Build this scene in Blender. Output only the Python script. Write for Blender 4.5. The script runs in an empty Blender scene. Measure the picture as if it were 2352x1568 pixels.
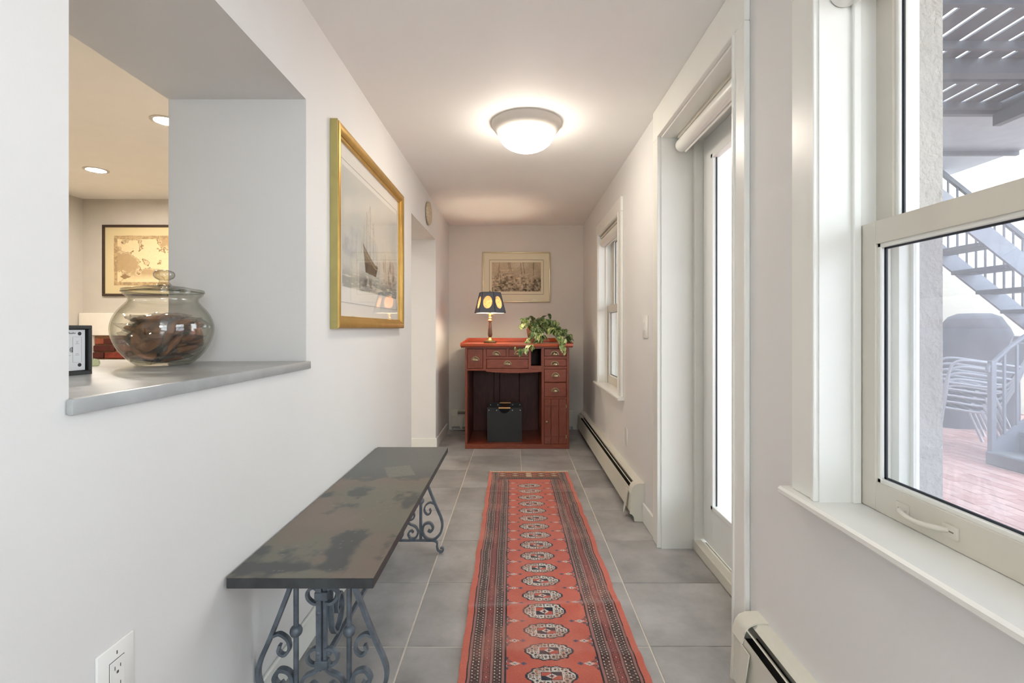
import bpy, bmesh, math, random
import numpy as np
from mathutils import Vector, Matrix
random.seed(7)
rng = np.random.default_rng(7)
S = bpy.context.scene
COL = S.collection
PI = math.pi
EYE = 1.19

# ------------------------------------------------------------------ camera, sky, exposure
cam_d = bpy.data.cameras.new('camera'); cam = bpy.data.objects.new('camera', cam_d); COL.objects.link(cam)
cam.location = (0, 0, EYE); cam.rotation_euler = (PI / 2, 0, 0)
cam_d.sensor_width = 36; cam_d.lens = 36 * 1123 / 2352
cam_d.shift_x = -9 / 2352; cam_d.shift_y = -31 / 2352
cam_d.clip_start = 0.02; cam_d.clip_end = 200
S.camera = cam
S.view_settings.view_transform = 'Standard'; S.view_settings.look = 'None'
S.view_settings.gamma = 1; S.view_settings.use_curve_mapping = False
S.view_settings.exposure = 1.1
w = bpy.data.worlds.new('overcast_sky'); S.world = w; w.use_nodes = True
bg = w.node_tree.nodes['Background']
bg.inputs[0].default_value = (0.88, 0.94, 1.0, 1); bg.inputs[1].default_value = 3.2
LAMP_CEIL = 17.0      # ceiling lamp dome
LAMP_FILL = 19.0     # fill lamp added behind the camera
LAMP_KITCHEN = 320.0   # kitchen downlights
LAMP_TABLE = 14.0     # watt, bulb in the table lamp


def area_portal(name, loc, rot, sx, sy):
    l = bpy.data.lights.new(name, 'AREA'); l.shape = 'RECTANGLE'; l.size = sx; l.size_y = sy
    l.cycles.is_portal = True
    o = bpy.data.objects.new(name, l); COL.objects.link(o); o.location = loc; o.rotation_euler = rot


area_portal('window_portal', (1.12, .815, 1.42), (0, PI / 2, 0), 1.4, 0.95)
area_portal('door_portal', (1.12, 2.19, 1.1), (0, PI / 2, 0), 2.2, 0.95)
area_portal('window_portal', (1.12, 4.155, 1.37), (0, PI / 2, 0), 1.4, 0.95)
area_portal('window_portal', (1.12, -1.5, 1.42), (0, PI / 2, 0), 1.6, 1.8)


# ------------------------------------------------------------------ helpers
def lin(c):
    return tuple((x / 12.92 if x <= .04045 else ((x + .055) / 1.055) ** 2.4) for x in [v / 255 for v in c])


MATS = {}


def mat(name, rgb, rough=.5, metal=0.0, var=.04, scale=6, bump=0.0, bscale=80, spec=.5, stretch=None, rgb2=None, coat=0.0):
    """one principled material with a procedural colour variation and fine relief"""
    if name in MATS: return MATS[name]
    m = bpy.data.materials.new(name); m.use_nodes = True; nt = m.node_tree; N = nt.nodes; L = nt.links
    b = N['Principled BSDF']
    c = lin(rgb)
    b.inputs['Roughness'].default_value = rough; b.inputs['Metallic'].default_value = metal
    b.inputs['Specular IOR Level'].default_value = spec
    b.inputs['Coat Weight'].default_value = coat
    tc = N.new('ShaderNodeTexCoord'); mp = N.new('ShaderNodeMapping')
    L.new(tc.outputs['Object'], mp.inputs[0])
    if stretch: mp.inputs['Scale'].default_value = stretch
    nz = N.new('ShaderNodeTexNoise'); nz.inputs['Scale'].default_value = scale; nz.inputs['Detail'].default_value = 5
    L.new(mp.outputs[0], nz.inputs[0])
    cr = N.new('ShaderNodeValToRGB')
    lo = tuple(x * (1 - var) for x in c); hi = tuple(min(1, x * (1 + var)) for x in c)
    if rgb2: lo = c; hi = lin(rgb2)
    cr.color_ramp.elements[0].position = .35; cr.color_ramp.elements[1].position = .65
    cr.color_ramp.elements[0].color = (*lo, 1); cr.color_ramp.elements[1].color = (*hi, 1)
    L.new(nz.outputs[0], cr.inputs[0]); L.new(cr.outputs[0], b.inputs['Base Color'])
    if bump:
        n2 = N.new('ShaderNodeTexNoise'); n2.inputs['Scale'].default_value = bscale; n2.inputs['Detail'].default_value = 4
        L.new(mp.outputs[0], n2.inputs[0])
        bp = N.new('ShaderNodeBump'); bp.inputs['Strength'].default_value = bump; bp.inputs['Distance'].default_value = .002
        L.new(n2.outputs[0], bp.inputs['Height']); L.new(bp.outputs[0], b.inputs['Normal'])
    MATS[name] = m
    return m


def mat_vcol(name, rough=.6, bump=0.0, bscale=400, spec=.3, sheen=0.0):
    m = bpy.data.materials.new(name); m.use_nodes = True; nt = m.node_tree; N = nt.nodes; L = nt.links
    b = N['Principled BSDF']; a = N.new('ShaderNodeAttribute'); a.attribute_name = 'Col'
    L.new(a.outputs['Color'], b.inputs['Base Color'])
    b.inputs['Roughness'].default_value = rough; b.inputs['Specular IOR Level'].default_value = spec
    b.inputs['Sheen Weight'].default_value = sheen
    if bump:
        tc = N.new('ShaderNodeTexCoord'); nz = N.new('ShaderNodeTexNoise'); nz.inputs['Scale'].default_value = bscale
        L.new(tc.outputs['Object'], nz.inputs[0]); bp = N.new('ShaderNodeBump'); bp.inputs['Strength'].default_value = bump
        bp.inputs['Distance'].default_value = .002
        L.new(nz.outputs[0], bp.inputs['Height']); L.new(bp.outputs[0], b.inputs['Normal'])
    return m


def mat_emit(name, rgb, strength):
    m = bpy.data.materials.new(name); m.use_nodes = True; N = m.node_tree.nodes; L = m.node_tree.links
    for n in list(N): N.remove(n)
    e = N.new('ShaderNodeEmission'); o = N.new('ShaderNodeOutputMaterial')
    e.inputs[0].default_value = (*rgb, 1); e.inputs[1].default_value = strength
    L.new(e.outputs[0], o.inputs[0]); return m


def mat_glass(name, tint=(1, 1, 1), haze=0.0, ior=1.45, hazecol=(.75, .78, .82), edge=None, rough=.0):
    """thin glass: clear transmission, Fresnel reflection and an optional pale haze mixed in"""
    m = bpy.data.materials.new(name); m.use_nodes = True; N = m.node_tree.nodes; L = m.node_tree.links
    for n in list(N): N.remove(n)
    o = N.new('ShaderNodeOutputMaterial'); t = N.new('ShaderNodeBsdfTransparent'); g = N.new('ShaderNodeBsdfGlossy')
    g.inputs['Roughness'].default_value = rough
    # Schlick reflectance of a thin pane, the same from both sides
    fc = N.new('ShaderNodeLayerWeight'); fc.inputs[0].default_value = .5
    pw = N.new('ShaderNodeMath'); pw.operation = 'POWER'; pw.inputs[1].default_value = 5; L.new(fc.outputs['Facing'], pw.inputs[0])
    f0 = ((ior - 1) / (ior + 1)) ** 2
    fr = N.new('ShaderNodeMath'); fr.operation = 'MULTIPLY_ADD'; fr.inputs[1].default_value = .9 * (1 - f0); fr.inputs[2].default_value = f0
    L.new(pw.outputs[0], fr.inputs[0])
    mx = N.new('ShaderNodeMixShader'); L.new(fr.outputs[0], mx.inputs[0]); L.new(t.outputs[0], mx.inputs[1]); L.new(g.outputs[0], mx.inputs[2])
    t.inputs[0].default_value = (*tint, 1)
    if edge:
        lw = N.new('ShaderNodeLayerWeight'); lw.inputs[0].default_value = .35
        cr = N.new('ShaderNodeValToRGB'); cr.color_ramp.elements[0].color = (*tint, 1); cr.color_ramp.elements[1].color = (*edge, 1)
        cr.color_ramp.elements[0].position = .3
        L.new(lw.outputs['Facing'], cr.inputs[0]); L.new(cr.outputs[0], t.inputs[0])
    out = mx
    if haze:
        d = N.new('ShaderNodeBsdfDiffuse'); d.inputs[0].default_value = (*hazecol, 1)
        tl = N.new('ShaderNodeBsdfTranslucent'); tl.inputs[0].default_value = (*hazecol, 1)
        ad = N.new('ShaderNodeMixShader'); L.new(d.outputs[0], ad.inputs[1]); L.new(tl.outputs[0], ad.inputs[2])
        m2 = N.new('ShaderNodeMixShader')
        tc = N.new('ShaderNodeTexCoord'); nz = N.new('ShaderNodeTexNoise'); nz.inputs['Scale'].default_value = 5; nz.inputs['Detail'].default_value = 6
        L.new(tc.outputs['Object'], nz.inputs[0]); mr = N.new('ShaderNodeMapRange'); L.new(nz.outputs[0], mr.inputs[0])
        mr.inputs[1].default_value = .3; mr.inputs[2].default_value = .7
        mr.inputs[3].default_value = haze * .6; mr.inputs[4].default_value = haze * 1.4
        L.new(mr.outputs[0], m2.inputs[0]); L.new(mx.outputs[0], m2.inputs[1]); L.new(ad.outputs[0], m2.inputs[2]); out = m2
    L.new(out.outputs[0], o.inputs[0]); return m


def origin_of(p):
    v = Vector((0, 0, 0))
    while p is not None: v += p.location; p = p.parent
    return v


def setp(o, label=None, cat=None, group=None, kind=None):
    if label: o['label'] = label
    if cat: o['category'] = cat
    if group: o['group'] = group
    if kind: o['kind'] = kind
    return o


def thing(name, loc, label, cat, group=None):
    o = bpy.data.objects.new(name, None); o.empty_display_size = .05; COL.objects.link(o); o.location = loc
    return setp(o, label, cat, group)


class MB:
    """collects shapes in world coordinates and links them as ONE object"""
    def __init__(self): self.bm = bmesh.new()

    def _merge(self, tb, mtx=None):
        if mtx is not None: bmesh.ops.transform(tb, matrix=mtx, verts=tb.verts)
        me = bpy.data.meshes.new('tmp'); tb.to_mesh(me); tb.free(); self.bm.from_mesh(me); bpy.data.meshes.remove(me)

    def box(self, x0, x1, y0, y1, z0, z1, bev=0.0, seg=1, mtx=None):
        tb = bmesh.new(); bmesh.ops.create_cube(tb, size=1)
        for v in tb.verts:
            v.co = Vector(((x0 + x1) / 2 + v.co.x * (x1 - x0), (y0 + y1) / 2 + v.co.y * (y1 - y0), (z0 + z1) / 2 + v.co.z * (z1 - z0)))
        if bev: bmesh.ops.bevel(tb, geom=list(tb.edges), offset=bev, segments=seg, affect='EDGES', profile=.5)
        self._merge(tb, mtx); return self

    def prism(self, pts, a, b, axis='y', bev=0.0):
        """closed outline pts (2D) extruded from a to b along an axis; x: (y,z), y: (x,z), z: (x,y)"""
        tb = bmesh.new()
        def P(p, t):
            return {'x': (t, p[0], p[1]), 'y': (p[0], t, p[1]), 'z': (p[0], p[1], t)}[axis]
        va = [tb.verts.new(P(p, a)) for p in pts]; vb = [tb.verts.new(P(p, b)) for p in pts]
        n = len(pts)
        tb.faces.new(va); tb.faces.new(vb[::-1])
        for i in range(n): tb.faces.new((va[i], vb[i], vb[(i + 1) % n], va[(i + 1) % n]))
        bmesh.ops.recalc_face_normals(tb, faces=tb.faces)
        if bev: bmesh.ops.bevel(tb, geom=list(tb.edges), offset=bev, segments=2, affect='EDGES', profile=.5)
        self._merge(tb); return self

    def lathe(self, prof, c, seg=32, axis='z', close=False, ang0=0.0, scale=(1, 1)):
        tb = bmesh.new(); rings = []
        for r, h in prof:
            ring = []
            for i in range(seg):
                a = ang0 + 2 * PI * i / seg; u = r * math.cos(a) * scale[0]; v = r * math.sin(a) * scale[1]
                co = {'z': (c[0] + u, c[1] + v, c[2] + h), 'x': (c[0] + h, c[1] + u, c[2] + v), 'y': (c[0] + u, c[1] + h, c[2] + v)}[axis]
                ring.append(tb.verts.new(co))
            rings.append(ring)
        for k in range(len(rings) - 1):
            for i in range(seg):
                tb.faces.new((rings[k][i], rings[k][(i + 1) % seg], rings[k + 1][(i + 1) % seg], rings[k + 1][i]))
        if not close:
            tb.faces.new(rings[0][::-1]); tb.faces.new(rings[-1])
        else:
            for i in range(seg):
                tb.faces.new((rings[-1][i], rings[-1][(i + 1) % seg], rings[0][(i + 1) % seg], rings[0][i]))
        bmesh.ops.recalc_face_normals(tb, faces=tb.faces); self._merge(tb); return self

    def tube(self, pts, r, seg=8, r1=None):
        pts = [Vector(p) for p in pts]; tb = bmesh.new(); rings = []; n = len(pts)
        up = Vector((0, 0, 1)); pn = None
        for i, p in enumerate(pts):
            t = (pts[min(i + 1, n - 1)] - pts[max(i - 1, 0)]).normalized()
            if pn is None:
                a = up if abs(t.z) < .9 else Vector((1, 0, 0)); nrm = t.cross(a).normalized()
            else: nrm = (pn - t * pn.dot(t)).normalized()
            pn = nrm; bn = t.cross(nrm); rr = r if r1 is None else r + (r1 - r) * i / (n - 1)
            rings.append([tb.verts.new(p + nrm * rr * math.cos(2 * PI * k / seg) + bn * rr * math.sin(2 * PI * k / seg)) for k in range(seg)])
        for k in range(n - 1):
            for i in range(seg): tb.faces.new((rings[k][i], rings[k][(i + 1) % seg], rings[k + 1][(i + 1) % seg], rings[k + 1][i]))
        tb.faces.new(rings[0][::-1]); tb.faces.new(rings[-1])
        bmesh.ops.recalc_face_normals(tb, faces=tb.faces); self._merge(tb); return self

    def ribbon(self, pts, fix, t_in, t_out, plane='xz'):
        """flat bar bent in a plane; pts 2D, t_in = thickness in the plane, t_out = width across it, fix = where the plane lies"""
        n = len(pts); tb = bmesh.new(); R = []
        for i in range(n):
            a = Vector(pts[max(i - 1, 0)]); b = Vector(pts[min(i + 1, n - 1)]); t = (b - a).normalized(); nn = Vector((-t.y, t.x)) * t_in / 2
            p = Vector(pts[i]); ring = []
            for s, q in ((1, -1), (1, 1), (-1, 1), (-1, -1)):
                c2 = p + nn * s; o = fix + q * t_out / 2
                ring.append(tb.verts.new((c2.x, o, c2.y) if plane == 'xz' else (o, c2.x, c2.y)))
            R.append(ring)
        for k in range(n - 1):
            for i in range(4): tb.faces.new((R[k][i], R[k][(i + 1) % 4], R[k + 1][(i + 1) % 4], R[k + 1][i]))
        tb.faces.new(R[0][::-1]); tb.faces.new(R[-1])
        bmesh.ops.recalc_face_normals(tb, faces=tb.faces); self._merge(tb); return self

    def sphere(self, c, r, seg=16, sc=(1, 1, 1)):
        tb = bmesh.new(); bmesh.ops.create_uvsphere(tb, u_segments=seg, v_segments=max(6, seg // 2), radius=r)
        for v in tb.verts: v.co = Vector((v.co.x * sc[0] + c[0], v.co.y * sc[1] + c[1], v.co.z * sc[2] + c[2]))
        self._merge(tb); return self

    def build(self, name, m, parent=None, at=None, smooth=None, kind=None, label=None):
        org = origin_of(parent) if parent is not None else Vector(at or (0, 0, 0))
        bmesh.ops.translate(self.bm, vec=-org, verts=self.bm.verts)
        me = bpy.data.meshes.new(name); self.bm.to_mesh(me); self.bm.free()
        me.materials.append(m)
        if smooth:
            me.polygons.foreach_set('use_smooth', [True] * len(me.polygons))
            me.set_sharp_from_angle(angle=math.radians(smooth))
        o = bpy.data.objects.new(name, me); COL.objects.link(o)
        if parent is not None: o.parent = parent
        else: o.location = org
        if kind: o['kind'] = kind
        if label: o['label'] = label
        return o


def struct(o, label=None):
    o['kind'] = 'structure'
    if label: o['label'] = label
    return o


def copy_tree(o, parent=None):
    c = o.copy(); COL.objects.link(c); c.parent = parent
    for ch in list(o.children): copy_tree(ch, c)
    return c


def arc(cx, cy, r, a0, a1, n=14, r1=None):
    out = []
    for i in range(n + 1):
        t = i / n; a = math.radians(a0 + (a1 - a0) * t); rr = r if r1 is None else r + (r1 - r) * t
        out.append((cx + rr * math.cos(a), cy + rr * math.sin(a)))
    return out


def smooth_path(P, n=8):
    """Catmull-Rom through the points P (2D or 3D)"""
    P = [Vector(p) for p in P]; Q = [P[0] * 2 - P[1]] + P + [P[-1] * 2 - P[-2]]; out = []
    for i in range(1, len(Q) - 2):
        for k in range(n):
            t = k / n; a, b, c, d = Q[i - 1], Q[i], Q[i + 1], Q[i + 2]
            out.append(.5 * ((2 * b) + (c - a) * t + (2 * a - 5 * b + 4 * c - d) * t * t + (3 * b - a - 3 * c + d) * t ** 3))
    out.append(P[-1]); return out


def vnoise(U, V, seed, octaves=4):
    """smooth value noise of two arrays (in cells), 0..1"""
    r = np.random.default_rng(seed); out = np.zeros_like(U, dtype=float); amp = 1; tot = 0
    T = r.random((64, 64))
    for k in range(octaves):
        u = U * 2 ** k + 7.3 * k; v = V * 2 ** k + 3.1 * k
        i = np.floor(u).astype(int); j = np.floor(v).astype(int); fu = u - i; fv = v - j
        fu = fu * fu * (3 - 2 * fu); fv = fv * fv * (3 - 2 * fv)
        g = lambda a, b: T[a % 64, b % 64]
        out += amp * ((g(i, j) * (1 - fu) + g(i + 1, j) * fu) * (1 - fv) + (g(i, j + 1) * (1 - fu) + g(i + 1, j + 1) * fu) * fv)
        tot += amp; amp *= .5
    return out / tot


def C(*rgb): return np.array(lin(rgb))


def painted_sheet(name, P, colors, m, parent=None, closed=None, at=None):
    """P: (ny, nx, 3) world points, colors (ny, nx, 3) linear; closed = thickness vector for a slab"""
    ny, nx, _ = P.shape; org = np.array(origin_of(parent) if parent is not None else Vector(at or (0, 0, 0)))
    V = (P.reshape(-1, 3) - org); CC = colors.reshape(-1, 3)
    idx = np.arange(ny * nx).reshape(ny, nx)
    F = np.stack([idx[:-1, :-1], idx[:-1, 1:], idx[1:, 1:], idx[1:, :-1]], -1).reshape(-1, 4)
    if closed is not None:
        loop = np.concatenate([idx[0, :], idx[1:, -1], idx[-1, -2::-1], idx[-2:0:-1, 0]])
        n0 = len(V); V = np.concatenate([V, V[loop] + np.array(closed)]); CC = np.concatenate([CC, CC[loop]])
        a = loop; b = np.roll(loop, -1); c = n0 + np.arange(len(loop)); d = np.roll(c, -1)
        F = np.concatenate([F, np.stack([a, c, d, b], -1)])
    me = bpy.data.meshes.new(name)
    me.vertices.add(len(V)); me.vertices.foreach_set('co', V.astype(np.float32).ravel())
    me.loops.add(F.size); me.loops.foreach_set('vertex_index', F.astype(np.int32).ravel())
    me.polygons.add(len(F)); me.polygons.foreach_set('loop_start', np.arange(0, F.size, 4, dtype=np.int32))
    me.update(calc_edges=True); me.validate()
    ca = me.color_attributes.new('Col', 'FLOAT_COLOR', 'POINT')
    ca.data.foreach_set('color', np.concatenate([CC, np.ones((len(CC), 1))], 1).astype(np.float32).ravel())
    me.polygons.foreach_set('use_smooth', [True] * len(me.polygons)); me.set_sharp_from_angle(angle=math.radians(50))
    me.materials.append(m)
    o = bpy.data.objects.new(name, me); COL.objects.link(o)
    if parent is not None: o.parent = parent
    else: o.location = Vector(org)
    return o


# ------------------------------------------------------------------ materials
M_wall = mat('wall_paint', (228, 227, 225), .62, var=.01, scale=2, bump=.12, bscale=160, spec=.25)
M_wallback = mat('wall_paint_back', (222, 217, 209), .62, var=.01, scale=2, bump=.12, bscale=160, spec=.25)
M_ceil = mat('ceiling_paint', (246, 245, 243), .7, var=.01, scale=2, bump=.06, bscale=120, spec=.2)
M_trim = mat('trim_paint', (236, 236, 230), .32, var=.012, scale=5, bump=.05, bscale=60)
M_sash = mat('sash_paint', (214, 209, 196), .35, var=.015, scale=5, bump=.04, bscale=60)
M_door = mat('door_paint', (234, 236, 234), .3, var=.01, scale=4)
M_kwall = mat('kitchen_plaster', (202, 195, 184), .8, var=.03, scale=5, bump=.5, bscale=30)
M_kceil = mat('kitchen_ceiling_paint', (240, 236, 230), .7, var=.01)
M_grout = mat('grout', (226, 219, 206), .85, var=.05, scale=30, bump=.3, bscale=300)
M_stucco = mat('stucco', (158, 155, 147), .9, var=.08, scale=12, bump=1.0, bscale=60)
_b = [n for n in M_stucco.node_tree.nodes if n.type == 'BUMP'][0]; _b.inputs['Distance'].default_value = .012
M_enamel = mat('heater_enamel', (222, 219, 205), .35, var=.02, scale=6)
M_black = mat('heater_inside', (22, 21, 19), .7, var=.1)
M_fin = mat('heater_fins', (60, 58, 54), .5, metal=.6, var=.1, scale=60)
M_wood = mat('mahogany', (132, 63, 40), .36, var=.0, scale=7, stretch=(22, 22, 2.0), rgb2=(106, 47, 29), bump=.06, bscale=20, coat=.12)
M_woodh = mat('mahogany_horizontal', (138, 67, 43), .36, scale=7, stretch=(2.2, 8, 26), rgb2=(112, 50, 31), bump=.05, bscale=20, coat=.12)
M_woodlit = mat('mahogany_lamplit', (184, 80, 38), .3, scale=6, stretch=(2, 12, 12), rgb2=(160, 66, 32), coat=.3)  # table lamp's glow put into the colour: lighter, more orange mahogany
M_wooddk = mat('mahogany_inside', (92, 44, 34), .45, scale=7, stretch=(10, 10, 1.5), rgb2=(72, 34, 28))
M_brass = mat('aged_brass', (150, 132, 104), .32, metal=.9, var=.15, scale=60)
M_dkbrass = mat('dark_brass', (112, 92, 62), .34, metal=.85, var=.2, scale=40)
M_gold = mat('gold_leaf', (198, 160, 88), .34, metal=.75, var=.08, scale=12)
M_goldside = mat('gold_side', (176, 164, 104), .45, metal=.35, var=.06, scale=14)
M_champ = mat('champagne_gilt', (206, 192, 156), .3, metal=.7, var=.06, scale=12)
M_mat = mat('mat_board', (238, 234, 226), .8, var=.01, bump=.05, bscale=300)
M_matcream = mat('mat_board_cream', (234, 226, 198), .8, var=.01)
M_mattan = mat('mat_board_tan', (222, 204, 158), .8, var=.01)
M_inkline = mat('mat_ink_line', (92, 84, 78), .7, var=.02)
M_print = mat_vcol('printed_paper', .7, spec=.2)
M_arglass = mat_glass('museum_glass', (1, 1, 1), ior=1.06)
M_picglass = mat_glass('picture_glass', (1, 1, 1), ior=1.42)
M_winglass = mat_glass('window_glass', (.97, .985, .98), haze=.06)  # glare haze over the view put into the pane as a pale veil
M_screen = mat_glass('window_screen', (.86, .87, .9), haze=.15, hazecol=(.66, .69, .76), ior=1.05)  # insect mesh, with the washed-out haze put into its colour
M_doorglass = mat_glass('door_glass', (.97, .99, .98))
M_plastic = mat('white_plastic', (240, 240, 236), .3, var=.005)
M_iron = mat('painted_wrought_iron', (114, 124, 134), .42, metal=.25, scale=26, rgb2=(90, 98, 107), bump=.35, bscale=120)
M_rust = mat('rust', (112, 76, 48), .8, var=.25, scale=60)
M_slab = mat('honed_stone', (176, 178, 178), .3, scale=9, rgb2=(160, 162, 162), bump=.12, bscale=150)
M_darkframe = mat('black_frame', (44, 46, 46), .45, var=.05)
M_kframe = mat('dark_wood_frame', (62, 44, 34), .45, var=.12, scale=30)
M_leather = mat('black_leather', (30, 32, 34), .42, var=.08, scale=60, bump=.4, bscale=220)
M_rod = mat('pale_wood_rod', (206, 160, 112), .45, var=.05)
M_steel = mat('steel', (190, 190, 188), .3, metal=.9, var=.03)
M_jar = mat_glass('jar_glass', (.975, .975, .955), ior=1.8, edge=(.62, .62, .54))
M_wrap = mat_glass('cellophane', (.95, .94, .92), ior=2.1, rough=.07)
M_cookie = mat('baked_cookie', (176, 116, 66), .75, scale=26, rgb2=(130, 78, 42), bump=.9, bscale=60)
M_metalpan = mat('lamp_pan_enamel', (205, 200, 192), .4, var=.01)
M_shade = mat('navy_paper_shade', (88, 92, 102), .7, var=.05, scale=90)
M_shadeedge = mat('shade_binding', (20, 22, 34), .6, var=.05)
M_pot = mat('brown_glazed_pot', (96, 66, 52), .45, var=.12, scale=20)
M_soil = mat('soil', (48, 36, 28), .9, var=.3, scale=80)
M_vine = mat('pale_vine', (176, 184, 120), .5, var=.1)
M_disc = mat('speckled_plaster', (214, 200, 176), .75, scale=70, rgb2=(188, 170, 142), bump=.4, bscale=120)

# ------------------------------------------------------------------ setting: the shell
XL, XR, YB, ZC = -.787, .79, 5.74, 2.396
XK = -1.303; YK = 4.80; XKW = -4.25; ZK = 2.455; YF = -3.2
SILL = 1.066; OPN = (.8605, 1.8336, 2.047)
DY0, DY1, DZ = 1.733, 2.645, 2.222          # exterior door opening
W1 = (.37, 1.26, .743, 2.10); W2 = (3.70, 4.60, .68, 2.055)

# floor: grout bed and one object per tile
fl = struct(MB().box(XK - .0, 1.06, YF, YB + .02, -.05, -.003).build('floor', M_grout, at=(0, 1.5, -.003)), 'grey stone-look tile floor with pale grout')
struct(MB().box(XKW - .1, XK, YF, YK + .1, -.05, -.004).build('floor', mat('kitchen_floor', (206, 194, 176), .5), at=(-2.7, 1, -.004)), 'kitchen floor')
TS = .4555; GX = .045; GY = 1.828; G2 = .0029


def tile_material():
    m = bpy.data.materials.new('porcelain_tile'); m.use_nodes = True; N = m.node_tree.nodes; L = m.node_tree.links
    b = N['Principled BSDF']; b.inputs['Roughness'].default_value = .36
    geo = N.new('ShaderNodeNewGeometry'); oi = N.new('ShaderNodeObjectInfo')
    add = N.new('ShaderNodeVectorMath'); add.operation = 'ADD'
    mul = N.new('ShaderNodeMath'); mul.operation = 'MULTIPLY'; mul.inputs[1].default_value = 37
    L.new(oi.outputs['Random'], mul.inputs[0]); L.new(geo.outputs['Position'], add.inputs[0]); L.new(mul.outputs[0], add.inputs[1])
    n1 = N.new('ShaderNodeTexNoise'); n1.inputs['Scale'].default_value = 3.2; n1.inputs['Detail'].default_value = 5; n1.inputs['Roughness'].default_value = .62
    L.new(add.outputs[0], n1.inputs[0]); cr = N.new('ShaderNodeValToRGB')
    cr.color_ramp.elements[0].position = .34; cr.color_ramp.elements[1].position = .66
    cr.color_ramp.elements[0].color = (*lin((146, 144, 142)), 1); cr.color_ramp.elements[1].color = (*lin((184, 182, 181)), 1)
    L.new(n1.outputs[0], cr.inputs[0])
    hsv = N.new('ShaderNodeHueSaturation'); mr = N.new('ShaderNodeMapRange'); L.new(oi.outputs['Random'], mr.inputs[0])
    mr.inputs[3].default_value = .9; mr.inputs[4].default_value = 1.08; L.new(mr.outputs[0], hsv.inputs['Value']); L.new(cr.outputs[0], hsv.inputs['Color'])
    L.new(hsv.outputs[0], b.inputs['Base Color'])
    n2 = N.new('ShaderNodeTexNoise'); n2.inputs['Scale'].default_value = 90; L.new(add.outputs[0], n2.inputs[0])
    bp = N.new('ShaderNodeBump'); bp.inputs['Strength'].default_value = .12; bp.inputs['Distance'].default_value = .002
    L.new(n2.outputs[0], bp.inputs['Height']); L.new(bp.outputs[0], b.inputs['Normal'])
    rr = N.new('ShaderNodeMapRange'); L.new(n1.outputs[0], rr.inputs[0]); rr.inputs[3].default_value = .30; rr.inputs[4].default_value = .42
    L.new(rr.outputs[0], b.inputs['Roughness'])
    return m


M_tile = tile_material(); tile_meshes = {}


def tile(x0, x1, y0, y1):
    x0 += G2; x1 -= G2; y0 += G2; y1 -= G2
    if x1 - x0 < .02 or y1 - y0 < .02: return
    key = (round(x1 - x0, 3), round(y1 - y0, 3)); cx, cy = (x0 + x1) / 2, (y0 + y1) / 2
    if key not in tile_meshes:
        o = MB().box(x0, x1, y0, y1, -.012, 0, bev=.0012).build('tile', M_tile, at=(cx, cy, 0)); tile_meshes[key] = o.data
    else:
        o = bpy.data.objects.new('tile', tile_meshes[key]); COL.objects.link(o); o.location = (cx, cy, 0)
    o.parent = fl; o.location = Vector((cx, cy, random.uniform(-.0006, .0004))) - fl.location


for j in range(-7, 9):
    y0 = GY + TS * j; y1 = y0 + TS
    y1c = min(y1, YB)
    for i in range(-2, 3):
        x0 = GX + TS * i; x1 = x0 + TS
        a, b = max(x0, XL), min(x1, XR)
        if a < b and not (i == 1 and y1 > DY0 + .02 and y0 < DY1 - .02): tile(a, b, y0, y1c)
    if y1 > DY0 + .02 and y0 < DY1 - .02:      # the right-hand tiles run on into the door recess
        x0, g = GX + TS, G2; xa, xb = x0 + g, .955 - g; ya_, yb_ = y0 + g, y1 - g
        poly = [(xa, ya_)]
        poly += [(xb, ya_)] if y0 >= DY0 else [(XR - g, ya_), (XR - g, DY0 + g), (xb, DY0 + g)]
        poly += [(xb, yb_), (xa, yb_)] if y1 <= DY1 else [(xb, DY1 - g), (XR - g, DY1 - g), (XR - g, yb_), (xa, yb_)]
        o = MB().prism(poly, -.012, 0, 'z').build('tile', M_tile, at=((xa + xb) / 2, (ya_ + yb_) / 2, 0)); o.parent = fl; o.location = o.location - fl.location
    # door recess and the doorway on the left
    a, b = max(y0, DY0), min(y1, DY1)
    a, b = max(y0, 3.68), min(y1, 4.80)
    if b - a > .03: tile(XK, GX - 2 * TS, a, b); tile(GX - 2 * TS, XL, a, b)

# ceilings
struct(MB().box(XL - .2, 1.06, YF, YB + .1, ZC, ZC + .1).build('ceiling', M_ceil, at=(0, 1.5, ZC)), 'white painted corridor ceiling')
struct(MB().box(XKW - .1, XK - .001, YF, YK + .1, ZK, ZK + .1).build('ceiling', M_kceil, at=(-2.7, 1, ZK)), 'kitchen ceiling')
# walls
b = MB()
b.box(XK, XL, YF, OPN[0], 0, ZK + .05); b.box(XK, XL, OPN[0], OPN[1], 0, SILL - .03); b.box(XK, XL, OPN[0], OPN[1], OPN[2], ZK + .05)
b.box(XK, XL, OPN[1], 3.68, 0, ZK + .05); b.box(XK, XL, 3.68, 4.80, 2.055, ZK + .05); b.box(XK, XL, 4.80, YB, 0, ZK + .05)
struct(b.build('wall_left', M_wall, at=(XL, 1.5, 0)), 'thick white wall with the pass-through opening')
struct(MB().box(XK, 1.06, YB, YB + .12, 0, ZC + .05).build('wall_back', M_wallback, at=(0, YB, 0)), 'greige wall at the end of the corridor')
struct(MB().box(XKW, 1.06, YF - .12, YF, 0, ZK + .05).build('wall_front', M_wall, at=(0, YF, 0)))
XO = 1.035
b = MB()
W0 = (-2.4, -.6, .743, 2.10)
spans = [(YF, W0[0]), (W0[1], W1[0]), (W1[1], DY0), (DY1, W2[0]), (W2[1], YB)]
for y0, y1 in spans: b.box(XR, XO, y0, y1, 0, ZC + .05)
for W in (W0, W1, W2): b.box(XR, XO, W[0], W[1], 0, W[2] - .02); b.box(XR, XO, W[0], W[1], W[3], ZC + .05)
b.box(XR, XO, DY0, DY1, DZ, ZC + .05)
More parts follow.
